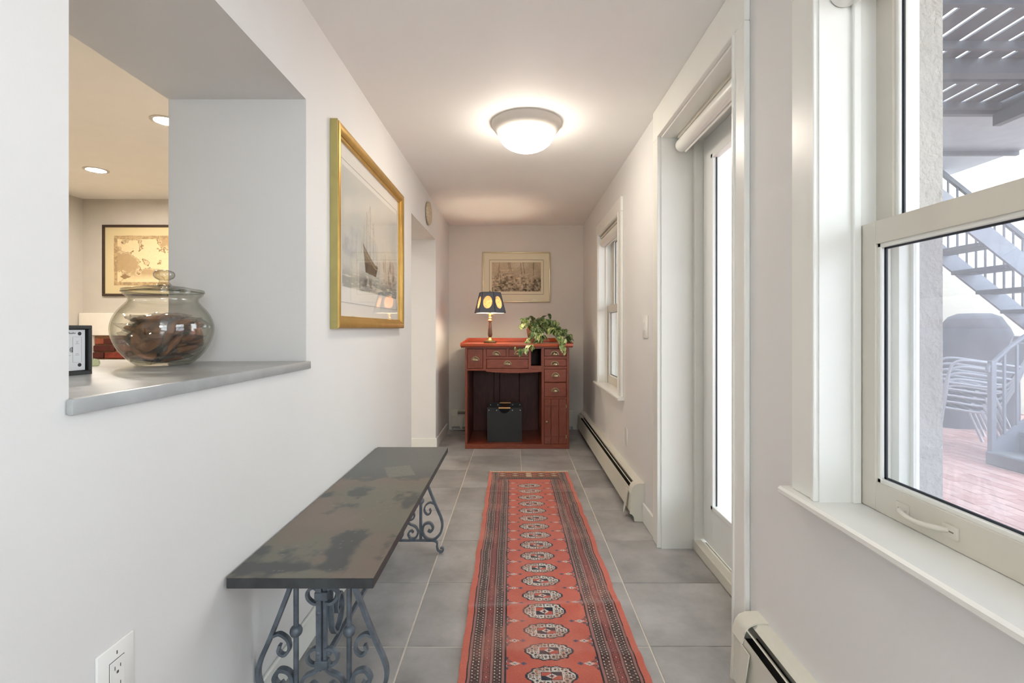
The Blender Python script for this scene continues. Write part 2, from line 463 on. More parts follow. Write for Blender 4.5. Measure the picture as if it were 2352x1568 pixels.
struct(b.build('wall_right', M_wall, at=(XR, 1.5, 0)), 'grey-white wall with windows and garden door')
b = MB()
for y0, y1 in spans: b.box(XO, 1.10, y0, y1, -.1, 3.4)
for W in (W0, W1, W2): b.box(XO, 1.10, W[0], W[1], -.1, W[2] - .06); b.box(XO, 1.10, W[0], W[1], W[3] + .01, 3.4)
b.box(XO, 1.10, DY0, DY1, DZ, 3.4); b.box(XO, 1.10, DY0, DY1, -.1, 0.0); b.box(XO, 1.10, YB, 6.9, -.1, 3.4)
struct(b.build('wall_exterior', M_stucco, at=(1.1, 1.5, 0)), 'rough stucco on the outside of the house')
# kitchen walls
struct(MB().box(XKW, XK, YK, YK + .12, 0, ZK + .05).build('wall_kitchen_back', M_kwall, at=(-2.7, YK, 0)), 'kitchen back wall')
struct(MB().box(XKW - .12, XKW, YF, YK + .12, 0, ZK + .05).build('wall_kitchen_left', M_kwall, at=(XKW, 1, 0)), 'kitchen side wall')

# baseboards
def bboard(b, x0, x1, y0, y1, h=.11):
    b.box(x0, x1, y0, y1, 0, h, bev=.004)
b = MB(); bboard(b, XL, XL + .014, YF, 3.68); bboard(b, XL, XL + .014, 4.79, 5.55); bboard(b, XK, XL + .014, 4.786, 4.80)
struct(b.build('baseboard_left', M_trim, at=(XL, 2, 0)))
b = MB(); bboard(b, XR - .014, XR, 2.745, 3.0, .12); bboard(b, XR - .014, XR, YF, -.6, .12)
struct(b.build('baseboard_right', M_trim, at=(XR, 2.8, 0)))

# ------------------------------------------------------------------ windows
def window(n, W, xin=.881, xglass2=.925, label='', screen=False, handle=False):
    y0, y1, zs, zh = W
    root = MB()
    # jamb boards, head, outer frame
    xj = 1.035
    root.box(XR - .012, xj, y1 - .006, y1 + .012, zs - .03, zh + .01); root.box(XR - .012, xj, y0 - .012, y0 + .006, zs - .03, zh + .01)
    root.box(XR - .012, xj, y0, y1, zh - .006, zh + .012)
    # stops between the sashes and blind stop outside
    for (a, c) in ((y1 - .018, y1 - .004), (y0 + .004, y0 + .018)):
        root.box(xin - .022, xin - .002, a, c, zs, zh, bev=.002)
        root.box(xin + .083, 1.010, a - .012 if a > y0 + .1 else a, c if a > y0 + .1 else c + .012, zs, zh)
    root.box(xin + .08, 1.06, y0, y1, zs - .05, zs + .012)
    r = struct(root.build(f'window_{n}', M_trim, at=(XR, (y0 + y1) / 2, zs)), label)
    # casing
    c = MB(); cw = .106; t = .02
    for a, q in ((y1, y1 + cw), (y0 - cw, y0)):
        c.box(XR - t, XR, a, q, zs - .0, zh - .0005, bev=.003)
        e = a if a == y1 else q
        sg = 1 if a == y1 else -1
        c.box(XR - t - .004, XR - .002, min(e - .0012 * sg, e + .014 * sg), max(e - .0012 * sg, e + .014 * sg), zs, zh + .01, bev=.002)
    c.box(XR - t, XR, y0 - cw, y1 + cw, zh, zh + cw, bev=.003)
    c.build('casing', M_trim, r)
    # stool
    s = MB(); X0 = XR - .047
    s.prism([(X0 + .006, zs), (X0, zs - .006), (X0, zs - .016), (X0 + .006, zs - .022), (XR, zs - .022), (XR, zs)], y0 - cw - .022, y1 + cw + .022, 'y')
    s.box(XR, xin + .02, y0 - .002, y1 + .002, zs - .022, zs)
    s.build('stool', M_trim, r)
    zm = zs + (zh - zs) * .522

    def sash(xa, za, zb, bot, top, name):
        th = .038; st = .058
        m = MB()
        m.box(xa, xa + th, y1 - st - .004, y1 - .004, za, zb, bev=.002); m.box(xa, xa + th, y0 + .004, y0 + st + .004, za, zb, bev=.002)
        m.box(xa, xa + th, y0 + st + .004, y1 - st - .004, za, za + bot, bev=.0008); m.box(xa, xa + th, y0 + st + .004, y1 - st - .004, zb - top, zb, bev=.0008)
        so = m.build(name, M_sash, r)
        g = MB(); i = .012
        ya, yb, z1, z2 = y0 + st + .002, y1 - st - .002, za + bot - .002, zb - top + .002
        for a in ((ya, ya + i, z1, z2), (yb - i, yb, z1, z2), (ya, yb, z1, z1 + i), (ya, yb, z2 - i, z2)):
            g.box(xa + .006, xa + .016, *a, bev=.002)
        g.build('glazing_bead', M_trim, so)
        g = MB()
        for a in ((ya, ya + .016, z1, z2), (yb - .016, yb, z1, z2), (ya, yb, z1, z1 + .016), (ya, yb, z2 - .016, z2)):
            g.box(xa + .0165, xa + .02, *a)
        g.build('glass_seal', mat('dark_seal', (48, 54, 62), .5), so)
        MB().box(xa + .02, xa + .023, ya, yb, z1, z2).build('pane', M_winglass, so)
        return so
    lo = sash(xin, zs + .001, zm + .0, .070, .056, 'lower_sash')
    up = sash(xin + .043, zm - .045, zh - .004, .045, .055, 'upper_sash')
    if screen:
        s = MB(); xs = .998
        for a in ((y0 + .02, y0 + .04, zs, zm), (y1 - .04, y1 - .02, zs, zm), (y0 + .02, y1 - .02, zs, zs + .02), (y0 + .02, y1 - .02, zm - .02, zm)):
            s.box(xs - .006, xs + .006, *a)
        so = s.build('screen_frame', M_trim, r)
        MB().box(xs - .0005, xs + .0005, y0 + .04, y1 - .04, zs + .02, zm - .02).build('mesh', M_screen, so)
    if handle:
        h = MB(); zc = zs + .036; hy = 1.05
        pts = smooth_path([(xin - .002, hy + .055, zc), (xin - .022, hy + .045, zc + .002), (xin - .03, hy, zc - .002), (xin - .022, hy - .045, zc + .002), (xin - .002, hy - .055, zc)], 6)
        h.tube(pts, .0055, 10)
        for s_ in (1, -1):
            h.lathe([(.001, 0), (.014, .0), (.014, .003), (.010, .006), (.004, .0065)], (xin, hy + s_ * .062, zc), 20, 'x') if False else None
            h.box(xin - .005, xin + .001, hy + s_ * .062 - .018, hy + s_ * .062 + .018, zc - .013, zc + .013, bev=.0024, seg=2)
        ho = h.build('pull_handle', M_sash, lo, smooth=40)
        # the screw heads
        k = MB()
        for s_ in (1, -1): k.box(xin - .0058, xin - .0048, hy + s_ * .066 - .005, hy + s_ * .066 + .005, zc - .0012, zc + .0012)
        # level limit: keep the slots as part of the sash
        k.build('screw_slot', mat('slot_grey', (120, 116, 108), .6), lo)
    return r


window(1, W1, label='near window with a pull handle on its lower sash', screen=True, handle=True)
window(2, W2, xin=.862, label='far narrow window beside the desk', screen=False)
window(3, W0, label='window behind the camera')


def roller(y0, y1, x, z, r, label, hang=None, thick=None):
    t = thing('roller_shade', (x, (y0 + y1) / 2, z), label, 'blind')
    b = MB()
    prof = [(x + r * math.cos(a) * .95, z + r * math.sin(a)) for a in [math.radians(k) for k in range(100, 290, 12)]]
    prof += [(x + r * .55, z - r * .9), (x + r * .95, z - r * .5), (x + r * .95, z + r * .95)]
    b.prism(prof, y0, y1, 'y'); b.build('cassette', M_trim, t, smooth=35)
    MB().box(x - r * .7, x + r * .95, y0 + .005, y1 - .005, z + r, z + r + .018, bev=.003).build('headrail', M_sash, t)
    MB().box(x + r * .35, x + r * .35 + .008, y0 + .02, y1 - .02, z - r * 1.28, z - r * .8, bev=.002).build('hem_bar', M_trim, t)
    return t


roller(W1[0] + .01, W1[1] - .01, .835, 2.045, .036, 'white roller shade cassette at the top of the near window')
roller(W2[0] + .01, W2[1] - .01, .82, 1.985, .038, 'white roller shade rolled up in the small far window')
roller(DY0 + .03, DY1 - .03, .885, 2.165, .034, 'long white roller shade cassette above the glass garden door')

# ------------------------------------------------------------------ garden door
XD = 1.0
b = MB()
b.box(XR - .005, XO + .01, DY1 - .008, DY1 + .008, 0, DZ); b.box(XR - .005, XO + .01, DY0 - .008, DY0 + .008, 0, DZ); b.box(XR - .005, XO + .01, DY0, DY1, DZ - .008, DZ + .008)
# frame stops
b.box(.955, XO + .03, DY1 - .035, DY1 - .006, 0.02, DZ - .008, bev=.003); b.box(.955, XO + .03, DY0 + .006, DY0 + .035, 0.02, DZ - .008, bev=.003)
b.box(.955, XO + .03, DY0 + .006, DY1 - .006, DZ - .03, DZ - .006, bev=.003)
dr = struct(b.build('door_1', M_trim, at=(XD, (DY0 + DY1) / 2, 0)), 'white glazed garden door in its deep frame')
c = MB(); cw = .106
c.box(XR - .02, XR, DY1 + .0, DY1 + cw, 0, DZ + .0055, bev=.003); c.box(XR - .02, XR, DY0 - cw + .02, DY0, 0, DZ + .0055, bev=.003)
c.box(XR - .02, XR, DY0 - cw + .02, DY1 + cw, DZ + .006, ZC - .001, bev=.003)
c.box(XR - .026, XR - .002, DY1 - .0012, DY1 + .012, 0, DZ + .0015, bev=.002); c.box(XR - .026, XR - .002, DY0 - .012, DY0 + .0012, 0, DZ + .0015, bev=.002)
c.box(XR - .026, XR - .002, DY0 - .012, DY1 + .012, DZ + .0025, DZ + .018, bev=.002)
c.build('casing', M_trim, dr)
ds = MB(); ya, yb = DY0 + .037, DY1 - .037
za, zb = .068, DZ - .034
ds.box(XD, XD + .044, yb - .115, yb, za, zb, bev=.002); ds.box(XD, XD + .044, ya, ya + .115, za, zb, bev=.002)
ds.box(XD, XD + .044, ya + .11, yb - .11, za, za + .2, bev=.002); ds.box(XD, XD + .044, ya + .11, yb - .11, zb - .115, zb, bev=.002)
leaf = ds.build('door_leaf', M_door, dr)
q = MB(); q.box(XO + .032, 1.22, DY1 - .006, DY1 + .05, 0, DZ + .05, bev=.004); q.box(XO + .032, 1.22, DY0 - .05, DY0 + .006, 0, DZ + .05, bev=.004); q.box(XO + .032, 1.22, DY0, DY1, DZ, DZ + .05, bev=.004); q.build('outer_frame', M_trim, dr)
g = MB(); y1, y2, z1, z2 = ya + .112, yb - .112, za + .198, zb - .113
for w_, d_ in ((.022, .008), (.012, .014)):
    for a in ((y1, y1 + w_, z1, z2), (y2 - w_, y2, z1, z2), (y1, y2, z1, z1 + w_), (y1, y2, z2 - w_, z2)): g.box(XD - .006 + d_ - .008, XD + .03, *a, bev=.002)
g.build('glazing_bead', M_door, leaf)
g = MB()
for a in ((y1 + .022, y1 + .026, z1 + .022, z2 - .022), (y2 - .026, y2 - .022, z1 + .022, z2 - .022)): g.box(XD + .012, XD + .018, *a)
g.build('glass_seal', mat('dark_seal', (48, 54, 62), .5), leaf)
MB().box(XD + .02, XD + .023, y1, y2, z1, z2).build('pane', M_doorglass, leaf)
t = MB()
t.box(.952, .995, DY0 + .008, DY1 - .008, 0, .058, bev=.005); t.box(.99, XO + .09, DY0 + .008, DY1 - .008, 0, .042)
for k in range(4): t.box(.998 + .017 * k, 1.006 + .017 * k, DY0 + .01, DY1 - .01, .04, .048)
t.build('threshold', M_sash, dr)

# ------------------------------------------------------------------ pass-through counter slab
b = MB(); p = [(-.779, .8625), (-.779, 1.842), (-.7865, 1.842)]
ya_, yb_ = OPN[0] + .002, OPN[1] - .002
b.prism([(-.772, ya_ - .010), (-.772, yb_ + .014), (-.786, yb_ + .014), (-.786, yb_), (XK - .001, yb_), (XK - .001, 1.93), (-2.75, 1.93), (-2.75, .30), (XK - .001, .30), (XK - .001, ya_), (-.786, ya_), (-.786, ya_ - .010)], SILL - .029, SILL, 'z', bev=.004)
slab = b.build('counter_slab', M_slab, at=(-1.05, 1.35, SILL - .029), smooth=40)
setp(slab, 'grey stone counter slab lying in the wall opening', 'counter')
# kitchen cabinet that carries it
t = thing('bar_cabinet', (-2.03, 1.1, 0), 'plain white kitchen cabinet under the stone counter', 'cabinet')
MB().box(-2.70, XK - .004, .36, 1.86, 0.0, SILL - .030).build('body', M_trim, t)

# ------------------------------------------------------------------ bathroom-style small plates: switch, blank plate, outlet
def plate(name, x, yc, zc, wd, ht, side, label, cat, kind):
    s = 1 if side == 'L' else -1     # outward +x on the left wall
    t = thing(name, (x, yc, zc - ht / 2), label, cat)
    a, c = (x, x + .006) if s > 0 else (x - .006, x)
    MB().box(a, c, yc - wd / 2, yc + wd / 2, zc - ht / 2, zc + ht / 2, bev=.0025, seg=2).build('cover_plate', M_plastic, t, smooth=40)
    f = c if s > 0 else a
    def B(m, y0, y1, z0, z1, d0, d1, mm, nm, par=t):
        lo, hi = sorted((f + s * d0, f + s * d1)); return MB().box(lo, hi, y0, y1, z0, z1, bev=.0006).build(nm, mm, par)
    dk = mat('slot_shadow', (90, 88, 86), .7)
    if kind == 'switch':
        B(0, yc - .018, yc + .018, zc - .035, zc + .035, -.002, .0016, M_plastic, 'switch_frame')
        B(0, yc - .010, yc + .010, zc - .024, zc + .024, .001, .008, M_plastic, 'rocker')
    if kind == 'outlet':
        B(0, yc - .0185, yc + .0185, zc - .036, zc + .036, -.001, .0004, dk, 'gap')
        r = B(0, yc - .0170, yc + .0170, zc - .0345, zc + .0345, -.001, .0016, M_plastic, 'receptacle')
        for k in (1, -1):
            z = zc + k * .017
            B(0, yc - .0075, yc - .0060, z - .001, z + .007, .0014, .0019, dk, 'slot', r); B(0, yc + .0060, yc + .0075, z - .001, z + .006, .0014, .0019, dk, 'slot', r)
            B(0, yc - .0025, yc + .0025, z - .0095, z - .0045, .0014, .0019, dk, 'slot', r)
        for k in (1, -1): B(0, yc - .0012, yc + .0012, zc + k * .048 - .0035, zc + k * .048 + .0035, .0, .0008, dk, 'screw')
    return t


plate('light_switch', XR, 2.975, 1.197, .115, .135, 'R', 'white light switch on the right wall beside the door casing', 'switch', 'switch')
plate('blank_plate', XR, 3.485, .415, .075, .125, 'R', 'white blank cover plate low on the right wall above the heater', 'plate', 'blank')
plate('wall_outlet', XL, .957, .508, .088, .130, 'L', 'white electrical outlet low on the left wall', 'outlet', 'outlet')

# ------------------------------------------------------------------ baseboard heaters
def heater(axis, wall, s, a, b_, H, label, caps=(True, True), splice=None, h0=.02):
    """runs from a to b_ along axis; wall = wall coordinate, s = +1/-1 direction away from the wall"""
    loc = (wall, (a + b_) / 2, 0) if axis == 'y' else ((a + b_) / 2, wall, 0)
    t = thing('baseboard_heater', loc, label, 'heater')

    def P(pts): return [(wall + s * p[0], p[1]) for p in pts]
    ex = 'y' if axis == 'y' else 'x'
    def pr(pts, u, v, nm, m):
        if (u, v) == (a, b_): u, v = a + .004, b_ - .004
        MB().prism(P(pts), u, v, ex).build(nm, m, t, smooth=35)
    pr([(0, h0 + .01), (.004, h0 + .01), (.004, H), (0, H)], a, b_, 'back_plate', M_enamel)
    pr([(0, H), (0, H - .004), (.030, H - .006), (.042, H - .016), (.046, H - .013), (.033, H - .001)], a, b_, 'top_cover', M_enamel)
    pr([(.048, H - .034), (.051, H - .036), (.068, H - .020), (.065, H - .017)], a + .03, b_ - .03, 'damper', M_enamel)
    pr([(.072, H - .045), (.076, H - .043), (.086, .055), (.080, .046), (.077, .05)], a, b_, 'front_panel', M_enamel)
    pr([(.010, .07), (.066, .07), (.060, H - .075), (.010, H - .075)], a + .02, b_ - .02, 'fin_core', M_black)
    for k, e in enumerate((a, b_)):
        if not caps[k]: continue
        d = .012 if k == 0 else -.012; w_ = .07 if k == 0 else -.07
        prof = [(0, .0), (.062, .004), (.066, .03), (.078, .045), (.090, .05), (.082, H - .055), (.0752, H - .0255), (.0612, H - .0068), (.04, H + .002), (0, H + .003)]
        lo, hi = sorted((e, e + d)); pr(prof, lo, hi, 'end_cap', M_enamel)
        lo, hi = sorted((e + (.0015 if w_ > 0 else -.0015), e + w_))
        pr([(0, H + .001), (.0, H + .004), (.04, H + .003), (.062, H - .006), (.076, H - .025), (.082, H - .055), (.085, H - .06), (.079, H - .06), (.073, H - .03), (.06, H - .011), (.04, H - .002)], lo, hi, 'cap_hood', M_enamel)
    if splice is not None:
        for e, d in splice:
            q = MB(); tb = bmesh.new()
            o0, o1 = .084, .103
            pts = [(o0, e, H - .06), (o0, e + .055 * d, H - .06), (o1, e + .045 * d, .045), (o1 + .004, e + .030 * d, .018), (o1, e + .012 * d, .05)]
            vs = []
            for dd in (0, .003):
                row = []
                for o_, u, z in pts:
                    c_ = wall + s * (o_ + dd)
                    row.append(tb.verts.new((c_, u, z) if axis == 'y' else (u, c_, z)))
                vs.append(row)
            tb.faces.new(vs[0]); tb.faces.new(vs[1][::-1])
            for i in range(5): tb.faces.new((vs[0][i], vs[1][i], vs[1][(i + 1) % 5], vs[0][(i + 1) % 5]))
            bmesh.ops.recalc_face_normals(tb, faces=tb.faces); q._merge(tb); q.build('splice_plate', M_enamel, t)
    return t


heater('y', XR, -1, 3.0, 5.62, .232, 'long cream baseboard heater on the right wall leading to the desk', (True, False), [(3.07, 1)])
heater('x', YB, -1, -.745, .66, .235, 'cream baseboard heater on the end wall behind the desk', (True, True), [(-.66, 1), (.58, -1)])
heater('y', XR, -1, -.55, 1.60, .262, 'cream baseboard heater under the near window, black slot open', (True, True), [(1.53, -1)])

# ------------------------------------------------------------------ ceiling lamp and downlights
def ceiling_lamp(x, y, label, strength, name='ceiling_lamp'):
    t = thing(name, (x, y, ZC), label, 'lamp')
    MB().lathe([(.205, 0), (.207, -.006), (.200, -.022), (.188, -.040), (.170, -.058), (.163, -.062), (.150, -.062), (.02, -.03)], (x, y, ZC), 56).build('pan', M_metalpan, t, smooth=40)
    prof = [(.1645 * math.cos(a), -.060 - .105 * math.sin(a)) for a in [k * PI / 2 / 12 for k in range(0, 12)]] + [(.004, -.165)]
    m = mat_emit('lit_opal_glass_' + name + str(int(strength)), (1, .89, .76), strength)
    MB().lathe(prof, (x, y, ZC), 48).build('glass_dome', m, t, smooth=60)
    return t


ceiling_lamp(.062, 2.885, 'round flush ceiling lamp with lit white glass dome', LAMP_CEIL)
l2 = thing('fill_lamp', (.50, -1.4, ZC), 'round globe fill lamp added behind the camera', 'lamp')  # added out of view to brighten the near walls and ceiling
MB().lathe([(.06, 0), (.06, -.02), (.01, -.03), (.006, -.45)], (.50, -1.4, ZC), 24).build('canopy', M_metalpan, l2, smooth=40)
MB().sphere((.50, -1.4, ZC - .64), .2, 32).build('globe', mat_emit('fill_globe', (.88, .94, 1.0), LAMP_FILL), l2, smooth=80)


def downlight(x, y, label):
    t = thing('recessed_light', (x, y, ZK), label, 'lamp', None)
    MB().lathe([(.062, 0), (.085, 0), (.085, -.004), (.066, -.006), (.062, -.003)], (x, y, ZK), 32, close=True).build('trim_ring', M_metalpan, t, smooth=40)
    MB().lathe([(.061, -.0005), (.061, -.0025), (.001, -.0025)], (x, y, ZK), 32).build('lens', mat_emit('downlight_lens', (1, .92, .82), LAMP_KITCHEN), t)


downlight(-3.36, 3.913, 'lit recessed ceiling light deep in the kitchen')
downlight(-2.135, 2.985, 'lit recessed ceiling light half hidden by the wall edge')
downlight(-3.36, 1.2, 'unseen ceiling light added to brighten the kitchen')  # extra downlight out of view, added for more kitchen light

# ------------------------------------------------------------------ kitchen things
t = thing('roller_shade', (XKW + .05, 3.2, 2.27), 'beige roller shade pulled down on the kitchen side wall', 'blind')
MB().lathe([(.036, 0), (.036, 2.55)], (XKW + .052, 1.9, 2.335), 24, 'y').build('roller_tube', M_trim, t, smooth=40)
MB().box(XKW, XKW + .11, 1.88, 4.47, 2.37, 2.452).build('valance', M_kwall, t)
MB().box(XKW + .012, XKW + .102, 4.455, 4.475, 2.285, 2.39, bev=.006).build('bracket', mat('bracket_brown', (120, 104, 84), .5), t)
MB().box(XKW + .02, XKW + .024, 1.95, 4.30, .6, 2.31).build('fabric', mat('shade_fabric', (214, 205, 192), .8), t)

# framed map
def frame(t, axis, x0, x1, z0, z1, base, out, wd, m, side=None, bev=.004):
    """four mitred-looking members; axis 'x' = frame lies along x on a y wall, 'y' = along y on an x wall"""
    for (a, c, d, e) in ((x0, x1, z1 - wd, z1), (x0, x1, z0, z0 + wd), (x0, x0 + wd, z0 + wd, z1 - wd), (x1 - wd, x1, z0 + wd, z1 - wd)):
        q = MB()
        lo, hi = sorted((base, base + out))
        if axis == 'x': q.box(a, c, lo, hi, d, e, bev=bev, seg=2)
        else: q.box(lo, hi, a, c, d, e, bev=bev, seg=2)
        q.build('frame_member', m, t, smooth=40)


t = thing('framed_map', (-3.6, YK, 1.5), 'antique tan map in a dark thin frame on the kitchen wall', 'picture')
frame(t, 'x', -4.05, -3.02, 1.502, 2.20, YK, -.02, .024, M_kframe)
MB().box(-4.03, -3.04, YK - .008, YK - .001, 1.52, 2.18).build('mat', M_mattan, t)
ny, nx = 150, 220
U, V = np.meshgrid(np.linspace(0, 1, nx), np.linspace(0, 1, ny))
P = np.stack([-3.94 + U * .82, np.full_like(U, YK - .009), 1.605 + V * .49], -1)
n1 = vnoise(U * 6, V * 4, 3, 5); n2 = vnoise(U * 40, V * 30, 5, 3)
sea = C(228, 208, 164); land = C(186, 158, 116); brd = C(196, 166, 122)
land_m = np.clip(((n1 + .25 * np.sin(U * 4 + V * 3) * .5) - .5) * 14, 0, 1) * np.clip((V - .12) * 8, 0, 1)
col = sea[None, None] * (1 - land_m[..., None]) + land[None, None] * land_m[..., None]
ed = np.minimum(np.minimum(U * 1.67, (1 - U) * 1.67), np.minimum(V, 1 - V))
bm_ = (ed < .07) & (ed > .0)
col = np.where(bm_[..., None], brd * (1 - .25 * (n2[..., None] > .5)), col)
tl = ((np.abs(U - .14) < .06) & (np.abs(V - .18) < .03 + .02 * np.sin(U * 60)))
col = np.where(tl[..., None], C(150, 122, 84), col)
coast = np.abs(n1 + .125 * np.sin(U * 4 + V * 3) - .5) < .012
col = np.where((coast & (ed > .08))[..., None], C(150, 120, 82), col) * (1 - .12 * (n2[..., None] - .5))
painted_sheet('map_print', P, col, M_print, t)
MB().box(-4.03, -3.04, YK - .0125, YK - .0110, 1.52, 2.18).build('glass', M_picglass, t)

# white hearth surround with exposed brick
hs = thing('white_surround', (-3.6, YK, 0), 'white plastered surround around exposed brick in the kitchen', 'surround')
t0, t1 = YK - .06, YK - .001
b = MB(); b.box(XKW + .01, -1.6, t0, t1, 1.117, 1.335, bev=.004); b.box(XKW + .01, -4.115, t0, t1, 0, 1.117); b.box(-2.55, -1.6, t0, t1, 0, 1.117)
b.build('panel', mat('surround_paint', (240, 234, 222), .5), hs)
MB().box(-4.14, -2.56, YK - .022, YK - .001, .3, 1.115).build('mortar', mat('mortar', (168, 128, 98), .9, var=.15, scale=40, bump=.6, bscale=80), hs)
bricks = [mat('brick_a', (128, 52, 36), .85, var=.2, scale=18, bump=.7, bscale=70), mat('brick_b', (150, 80, 56), .85, var=.2, scale=18, bump=.7, bscale=70), mat('brick_c', (84, 36, 28), .85, var=.2, scale=18, bump=.7, bscale=70)]
bmesh_cache = {}
for r_ in range(7):
    z0 = 1.10 - .068 * (r_ + 1); x = -4.11 - (.0 if r_ % 2 else .11); k = 0
    while x < -2.7:
        x0 = max(x, -4.112 + random.uniform(-.008, .014)); x1 = x + .205
        if x1 - x0 > .04:
            mm = random.choice(bricks)
            MB().box(x0, x1, YK - .048 + random.uniform(-.004, .006), YK - .02, z0, z0 + .055, bev=.005).build('brick', mm, hs)
        x += .217

# small black framed sign on the counter
t = thing('desk_sign', (-1.1695, 1.2430, SILL), 'small black framed paper sign standing on the stone counter', 'sign')
ox, oy, oz = t.location
def L3(x0, x1, y0, y1, z0, z1, nm, m, bev=0, par=None): return MB().box(ox + x0, ox + x1, oy + y0, oy + y1, oz + z0, oz + z1, bev=bev).build(nm, m, par or t)
for a in ((-.087, .087, .0, .010), (-.087, .087, .121, .131), (-.087, -.077, .010, .121), (.077, .087, .010, .121)):
    L3(a[0], a[1], -.010, .006, a[2], a[3], 'frame_member', M_darkframe, .0012)
L3(-.078, .078, -.001, .004, .009, .122, 'backing', M_darkframe)
pp = L3(-.0765, .0725, -.003, -.0012, .012, .119, 'paper', mat('sign_paper', (236, 238, 240), .6, var=.005))
ink = mat('sign_ink', (52, 54, 56), .7, var=.02); ink2 = mat('sign_ink_pale', (165, 168, 170), .7, var=.02)
def text(s, x, z, size, m, par, align='RIGHT'):
    cu = bpy.data.curves.new('lettering', 'FONT'); cu.body = s; cu.size = size; cu.align_x = align; cu.extrude = .0002
    o = bpy.data.objects.new('lettering', cu); COL.objects.link(o)
    dg = bpy.context.evaluated_depsgraph_get(); me = bpy.data.meshes.new_from_object(o.evaluated_get(dg))
    bpy.data.objects.remove(o); o = bpy.data.objects.new('lettering', me); COL.objects.link(o)
    me.materials.append(m); o.parent = par; o.rotation_euler = (PI / 2, 0, 0); o.scale = (1.2, 1, 1)
    o.location = Vector((ox + x, oy - .0034, oz + z)) - origin_of(par); return o
text('ni Audio', .0475, .1085, .0068, ink, pp)
for zz in (.109, .026):
    MB().lathe([(.0048, 0), (.0048, -.0006)], (ox + .0578, oy - .003, oz + zz), 20, 'y').build('dot', ink, pp)
q = MB()
for a in ((.0400, .0404, .033, .1007), (.0626, .0630, .033, .1007), (.040, .063, .1003, .1007), (.040, .063, .033, .0334)): q.box(ox + a[0], ox + a[1], oy - .0034, oy - .003, oz + a[2], oz + a[3])
q.build('outline', ink2, pp)
q = MB()
for r_ in (.0068, .0040): q.ribbon([(ox + u, oz + v) for u, v in arc(.039, .067, r_, 100, 260, 12)], oy - .0033, .0009, .0005)
q.box(ox + .0382, ox + .0394, oy - .0035, oy - .003, oz + .060, oz + .074)
q.build('emblem', ink, pp)
for (x_, z_, wv) in ((.0515, .088, .006), (.0515, .085, .004), (.0515, .082, .010), (.0515, .0555, .008), (.0515, .052, .011), (.024, .077, .005), (.026, .0735, .009), (.024, .052, .022), (-.02, .074, .03), (-.02, .048, .03), (-.02, .088, .02)):
    MB().box(ox + x_ - wv / 2, ox + x_ + wv / 2, oy - .0034, oy - .003, oz + z_, oz + z_ + .0009).build('print_line', ink2, pp)
t.rotation_euler = (0, 0, math.radians(84))

t = MB(); t.lathe([(.010, 0), (.013, .001), (.016, .008), (.014, .018), (.008, .022), (.002, .023)], (-1.379, 1.60, SILL + .0005), 20, scale=(1, .8))
o = t.build('glass_paperweight', mat_glass('green_glass', (.80, .86, .70), ior=1.5, haze=.3, hazecol=(.7, .75, .6)), at=(-1.379, 1.60, SILL), smooth=50)
setp(o, 'small greenish glass lump on the counter beside the black sign', 'ornament')

# cookie jar
JX, JY = -1.180, 1.64; jz = SILL + .0005
t = thing('cookie_jar', (JX, JY, SILL), 'big round clear glass jar full of wrapped cookies on the counter', 'jar')
outer = [(.004, .0), (.066, .0), (.078, .004), (.098, .020), (.122, .050), (.138, .085), (.144, .118), (.140, .148), (.126, .178), (.108, .200), (.099, .212), (.098, .222), (.106, .230), (.112, .236), (.112, .242)]
inner = [(.108, .242), (.103, .232), (.095, .224), (.095, .212), (.105, .197), (.122, .176), (.136, .147), (.140, .118), (.134, .086), (.118, .053), (.095, .025), (.074, .010), (.004, .010)]
def sm(P): return [(max(.0005, v.x), v.y) for v in smooth_path([Vector((a, b_, 0)) for a, b_ in P], 3)]
MB().lathe(sm(outer) + sm(inner), (JX, JY, jz), 96).build('bowl', M_jar, t, smooth=60)
lid = [(.004, .2535), (.06, .2535), (.100, .2455), (.113, .2435), (.116, .247), (.113, .252), (.100, .254), (.06, .262), (.028, .266), (.018, .272), (.014, .282), (.026, .290), (.031, .300), (.028, .311), (.015, .317), (.002, .318)]
k_ = 8; MB().lathe(sm(lid[:k_]), (JX, JY, jz), 72).build('lid', M_jar, t, smooth=50)
MB().lathe(sm(lid[k_ - 1:]), (JX, JY, jz), 48).build('lid_knob', mat_glass('knob_glass', (.86, .85, .80), ior=2.2, edge=(.34, .32, .28)), t, smooth=50)
MB().lathe([(.1125, .242), (.117, .2425), (.117, .2445), (.1125, .245)], (JX, JY, jz - .001), 48, close=True).build('rim_ring', mat_glass('rim_glass', (.7, .72, .66), ior=1.6), t, smooth=50)


def cookie_mesh(seed, r=.055, h=.018):
    rr = np.random.default_rng(seed); b = MB(); seg = 18
    prof = [(.001, 0), (r * .8, 0), (r * .97, h * .25), (r, h * .5), (r * .9, h * .85), (r * .6, h), (.001, h * 1.05)]
    b.lathe(prof, (0, 0, 0), seg)
    for v in b.bm.verts:
        f = 1 + .05 * math.sin(3 * math.atan2(v.co.y, v.co.x) + seed) + rr.normal() * .012
        v.co.x *= f; v.co.y *= f; v.co.z += rr.normal() * .0008
    return b


